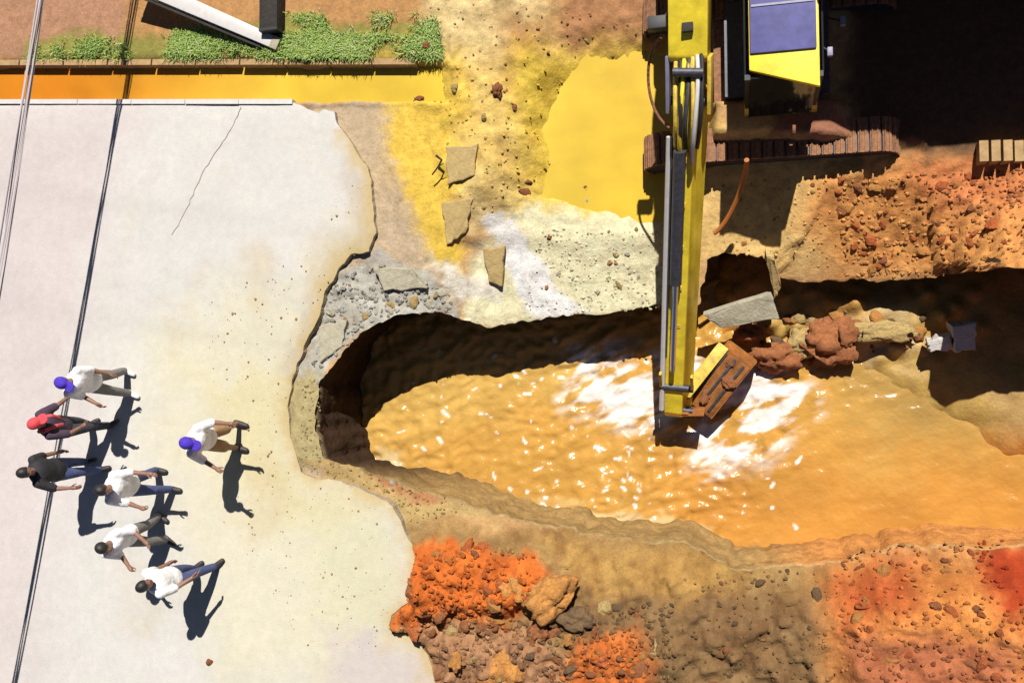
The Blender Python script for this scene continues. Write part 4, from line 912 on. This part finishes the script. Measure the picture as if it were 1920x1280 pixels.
def loft(bm, rings, seg=18):
    """rings: (centre, side axis, front axis, half width, half depth)"""
    prev = None
    for c, s_, f_, a, b in rings:
        ring = [bm.verts.new(Vector(c) + s_ * a * math.cos(j * math.tau / seg) + f_ * b * math.sin(j * math.tau / seg)) for j in range(seg)]
        if prev:
            for j in range(seg): bm.faces.new((prev[j], prev[(j + 1) % seg], ring[(j + 1) % seg], ring[j]))
        else: bm.faces.new(ring[::-1])
        prev = ring
    bm.faces.new(prev)
def capsule(bm, pts, rs, seg=14):
    pts = [Vector(p) for p in pts]
    for k in range(len(pts) - 1):
        a, b = pts[k], pts[k + 1]; t = (b - a).normalized(); ref = Vector((1, 0, 0)) if abs(t.x) < .8 else Vector((0, 1, 0)); s_ = t.cross(ref).normalized(); f_ = t.cross(s_)
        R0, R1 = rs[k], rs[k + 1]; rings = []
        for ph in (-80, -50, -20): an = math.radians(ph); rings.append((a + t * R0 * math.sin(an), s_, f_, R0 * math.cos(an), R0 * math.cos(an)))
        for u in (.2, .5, .8): rr = R0 + (R1 - R0) * u; rings.append((a.lerp(b, u), s_, f_, rr, rr))
        for ph in (20, 50, 80): an = math.radians(ph); rings.append((b + t * R1 * math.sin(an), s_, f_, R1 * math.cos(an), R1 * math.cos(an)))
        loft(bm, rings, seg)
def ellip(bm, c, r, rot=None):
    mtx = Matrix.Translation(c) @ (rot.to_4x4() if rot is not None else Matrix()) @ Matrix.Diagonal((*r, 1)); bmesh.ops.create_uvsphere(bm, u_segments=16, v_segments=10, radius=1, matrix=mtx)
def remeshed(bm, voxel, extra=None, smooth=2):
    bmesh.ops.recalc_face_normals(bm, faces=bm.faces); me = bpy.data.meshes.new('tmp'); bm.to_mesh(me); bm.free()
    o = bpy.data.objects.new('tmp', me); COL.objects.link(o); md = o.modifiers.new('r', 'REMESH'); md.mode = 'VOXEL'; md.voxel_size = voxel
    sm = o.modifiers.new('s', 'SMOOTH'); sm.iterations = smooth; sm.factor = .5
    ev = o.evaluated_get(bpy.context.evaluated_depsgraph_get()); out = bpy.data.meshes.new_from_object(ev); bpy.data.objects.remove(o); bpy.data.meshes.remove(me); out.materials.clear()
    if extra is not None:
        b2_ = bmesh.new(); b2_.from_mesh(out); extra(b2_); b2_.to_mesh(out); b2_.free()
    out.polygons.foreach_set('use_smooth', [True] * len(out.polygons))
    return out
def person(px, py, face, label, shirt, legs, hat, shoe='shoe', lean=6, step=.16, stance=.10, arms=((12, 6, 70), (4, 6, 30)), shorts=False, scale=.87, scarf=False, turn=0, long_sleeve=False):
    root = empty('person', un(px, py, .004), math.radians(face)); root.scale = (scale,) * 3
    tag(root, label, 'person', 'people watching from the road')
    rot = Matrix.Rotation(math.radians(lean), 3, 'Y'); hip = Vector((0, 0, .93)); Yv = Vector((0, 1, 0))
    up = lambda v: hip + rot @ Vector(v)                         # torso frame above the hip
    neck = up((.0, 0, .53)); headc = up((.03, 0, .70)); hr = rot @ Matrix.Rotation(math.radians(turn), 3, 'Z')
    sh = [up((0, s * .185, .47)) for s in (-1, 1)]; el = []; wr = []
    for i, s in enumerate((-1, 1)):
        a, out, bend = arms[i]; d1 = Vector((math.sin(math.radians(a)), s * math.sin(math.radians(out)), -math.cos(math.radians(a)))).normalized()
        d2 = Vector((math.sin(math.radians(a + bend)), s * math.sin(math.radians(out * .4)), -math.cos(math.radians(a + bend)))).normalized()
        el.append(sh[i] + d1 * .29); wr.append(sh[i] + d1 * .29 + d2 * .25)
    hj = [hip + Vector((0, s * .09, -.02)) for s in (-1, 1)]; ft = [Vector((step * (1 if s < 0 else -1), s * stance, .085)) for s in (-1, 1)]
    kn = [hj[i].lerp(ft[i], .5) + Vector((.045, 0, 0)) for i in (0, 1)]
    S_, F_ = Yv, rot @ Vector((1, 0, 0))
    def torso(bm, g):
        loft(bm, [(up((0, 0, z)), S_, F_, a + g, b + g) for z, a, b in ((-.12, .10, .08), (-.06, .155, .10), (.02, .165, .11), (.14, .15, .10), (.28, .165, .11), (.40, .185, .115), (.46, .175, .10), (.505, .10, .075), (.53, .06, .055))])
    # body: one continuous surface
    bm = bmesh.new(); torso(bm, 0); capsule(bm, [neck - Vector((0, 0, .05)), headc - hr @ Vector((.02, 0, .06))], [.058, .055])
    ellip(bm, headc + hr @ Vector((-.01, 0, .025)), (.098, .078, .105), hr); ellip(bm, headc + hr @ Vector((.03, 0, -.05)), (.07, .058, .072), hr)
    ellip(bm, headc + hr @ Vector((.098, 0, -.012)), (.022, .015, .028), hr)
    for s in (-1, 1): ellip(bm, headc + hr @ Vector((-.005, s * .08, -.005)), (.022, .012, .034), hr)
    for i in (0, 1):
        capsule(bm, [sh[i], el[i], wr[i]], [.056, .042, .030]); capsule(bm, [hj[i], kn[i], ft[i]], [.085, .056, .042]); capsule(bm, [ft[i] - Vector((.03, 0, .04)), ft[i] + Vector((.13, 0, -.05))], [.04, .034])
        d = (wr[i] - el[i]).normalized(); capsule(bm, [wr[i], wr[i] + d * .05, wr[i] + d * .085], [.030, .037, .033])
    def hands(b):
        for i, s in ((0, -1), (1, 1)):
            d = (wr[i] - el[i]).normalized(); sd = Vector((1, 0, 0)) - d * d.x; sd.normalize(); inn = d.cross(sd) * (-s); inn = inn if inn.y * s < 0 else -inn
            for k, (o_, L_) in enumerate(((-.028, .062), (-.010, .074), (.009, .080), (.027, .070))):
                a = wr[i] + d * .095 + sd * o_; m_ = a + d * L_ * .55 + inn * .008; e = a + d * L_ * .88 + inn * .034; capsule(b, [a, m_, e], [.0098, .0092, .0078], 8)
            a = wr[i] + d * .03 + sd * .03; capsule(b, [a, a + d * .04 + sd * .026 + inn * .01, a + d * .072 + sd * .03 + inn * .022], [.012, .011, .009], 8)
            ellip(b, headc + hr @ Vector((.088, s * .034, .022)), (.012, .014, .009), hr)
    body = link('body', remeshed(bm, .016, hands), M['skin'], root)
    for s in (-1, 1):
        b = bmesh.new(); ellip(b, headc + hr @ Vector((.096, s * .033, .022)), (.007, .009, .007), hr); me = bpy.data.meshes.new('eye'); b.to_mesh(me); b.free(); link('eye', me, M['eye'], body)
    b = bmesh.new(); ellip(b, headc + hr @ Vector((.088, 0, -.062)), (.010, .026, .006), hr); me = bpy.data.meshes.new('mouth'); b.to_mesh(me); b.free(); link('mouth', me, M['strap'], body)
    # clothes
    bm = bmesh.new(); torso(bm, .034); 
    for i in (0, 1):
        e_ = el[i] if not long_sleeve else wr[i]
        capsule(bm, [sh[i] + Vector((0, 0, -.005)), sh[i].lerp(el[i], .9)], [.077, .070])
        if long_sleeve: capsule(bm, [sh[i].lerp(el[i], .8), el[i], el[i].lerp(wr[i], .9)], [.066, .056, .044])
    link('shirt', remeshed(bm, .018, None, 3), M[shirt], root)
    bm = bmesh.new(); loft(bm, [(up((0, 0, z)), S_, F_, a, b_) for z, a, b_ in ((-.14, .15, .11), (-.06, .178, .125), (.04, .172, .12), (.07, .165, .115))])
    for i in (0, 1):
        if shorts: capsule(bm, [hj[i], hj[i].lerp(kn[i], .95)], [.108, .098])
        else: capsule(bm, [hj[i], kn[i], ft[i] + Vector((0, 0, .02))], [.105, .078, .064])
    link('shorts' if shorts else 'trousers', remeshed(bm, .018, None, 3), M[legs], root)
    for i in (0, 1):
        bm = bmesh.new(); capsule(bm, [ft[i] + Vector((-.05, 0, -.035)), ft[i] + Vector((.06, 0, -.035)), ft[i] + Vector((.15, 0, -.045))], [.050, .048, .038]); link('shoe', remeshed(bm, .014), M[shoe], root)
    bm = bmesh.new()
    if hat == 'hair':
        ellip(bm, headc + hr @ Vector((-.02, 0, .04)), (.103, .088, .108), hr); link('hair', remeshed(bm, .016), M['hair'], root)
    else:
        ellip(bm, headc + hr @ Vector((-.012, 0, .055)), (.112, .096, .092), hr); loft(bm, [(headc + hr @ Vector((.13, 0, z)), Yv, hr @ Vector((1, 0, 0)), .085, .085) for z in (.038, .056)])
        link('cap', remeshed(bm, .013), M[hat], root)
    if scarf:
        bm = bmesh.new()
        for s in (-1, 1): capsule(bm, [up((-.10, s * .06, .50)), up((0.0, s * .11, .535)), up((.13, s * .09, .42)), up((.145, s * .06, .25))], [.035, .04, .036, .03])
        link('scarf', remeshed(bm, .014), M['strap'], root)
    return root
person(244, 716, -25, 'topmost person by the left edge, white shirt and blue cap', 'shirt_white', 'greypants', 'cap_blue', 'shoe_white', lean=5, step=.12, stance=.15)
person(192, 796, 30, 'person in a dark plum shirt with red cap and scarf', 'shirt_plum', 'darkpants', 'cap_red', lean=10, arms=((35, 14, 60), (30, 14, 55)), scarf=True)
person(180, 872, 15, 'bareheaded person in a black shirt and blue jeans at the far left', 'shirt_black', 'jeans', 'hair', lean=4, step=.12, arms=((20, 30, 60), (-10, 12, 30)))
person(312, 898, -8, 'person in white shirt and blue jeans, third from the bottom on the road', 'shirt_white', 'jeans', 'hair', lean=5, stance=.13, arms=((30, 10, 70), (25, 10, 60)))
person(310, 988, -32, 'person in white shirt and grey trousers above the lowest person', 'shirt_white', 'greypants', 'hair', lean=9, step=.16, stance=.12, arms=((20, 5, 90), (15, 5, 85)))
person(388, 1062, 40, 'lowest person on the road, white shirt and blue jeans, striding', 'shirt_white', 'jeans', 'hair', lean=2, step=.16, arms=((15, 5, 40), (-12, 6, 30)))
person(450, 816, -14, 'person standing alone nearest the pit, white shirt, blue cap, tan shorts', 'shirt_white', 'tan', 'cap_blue', lean=10, step=.05, stance=.19, shorts=True, arms=((20, 25, 80), (18, 25, 75)))
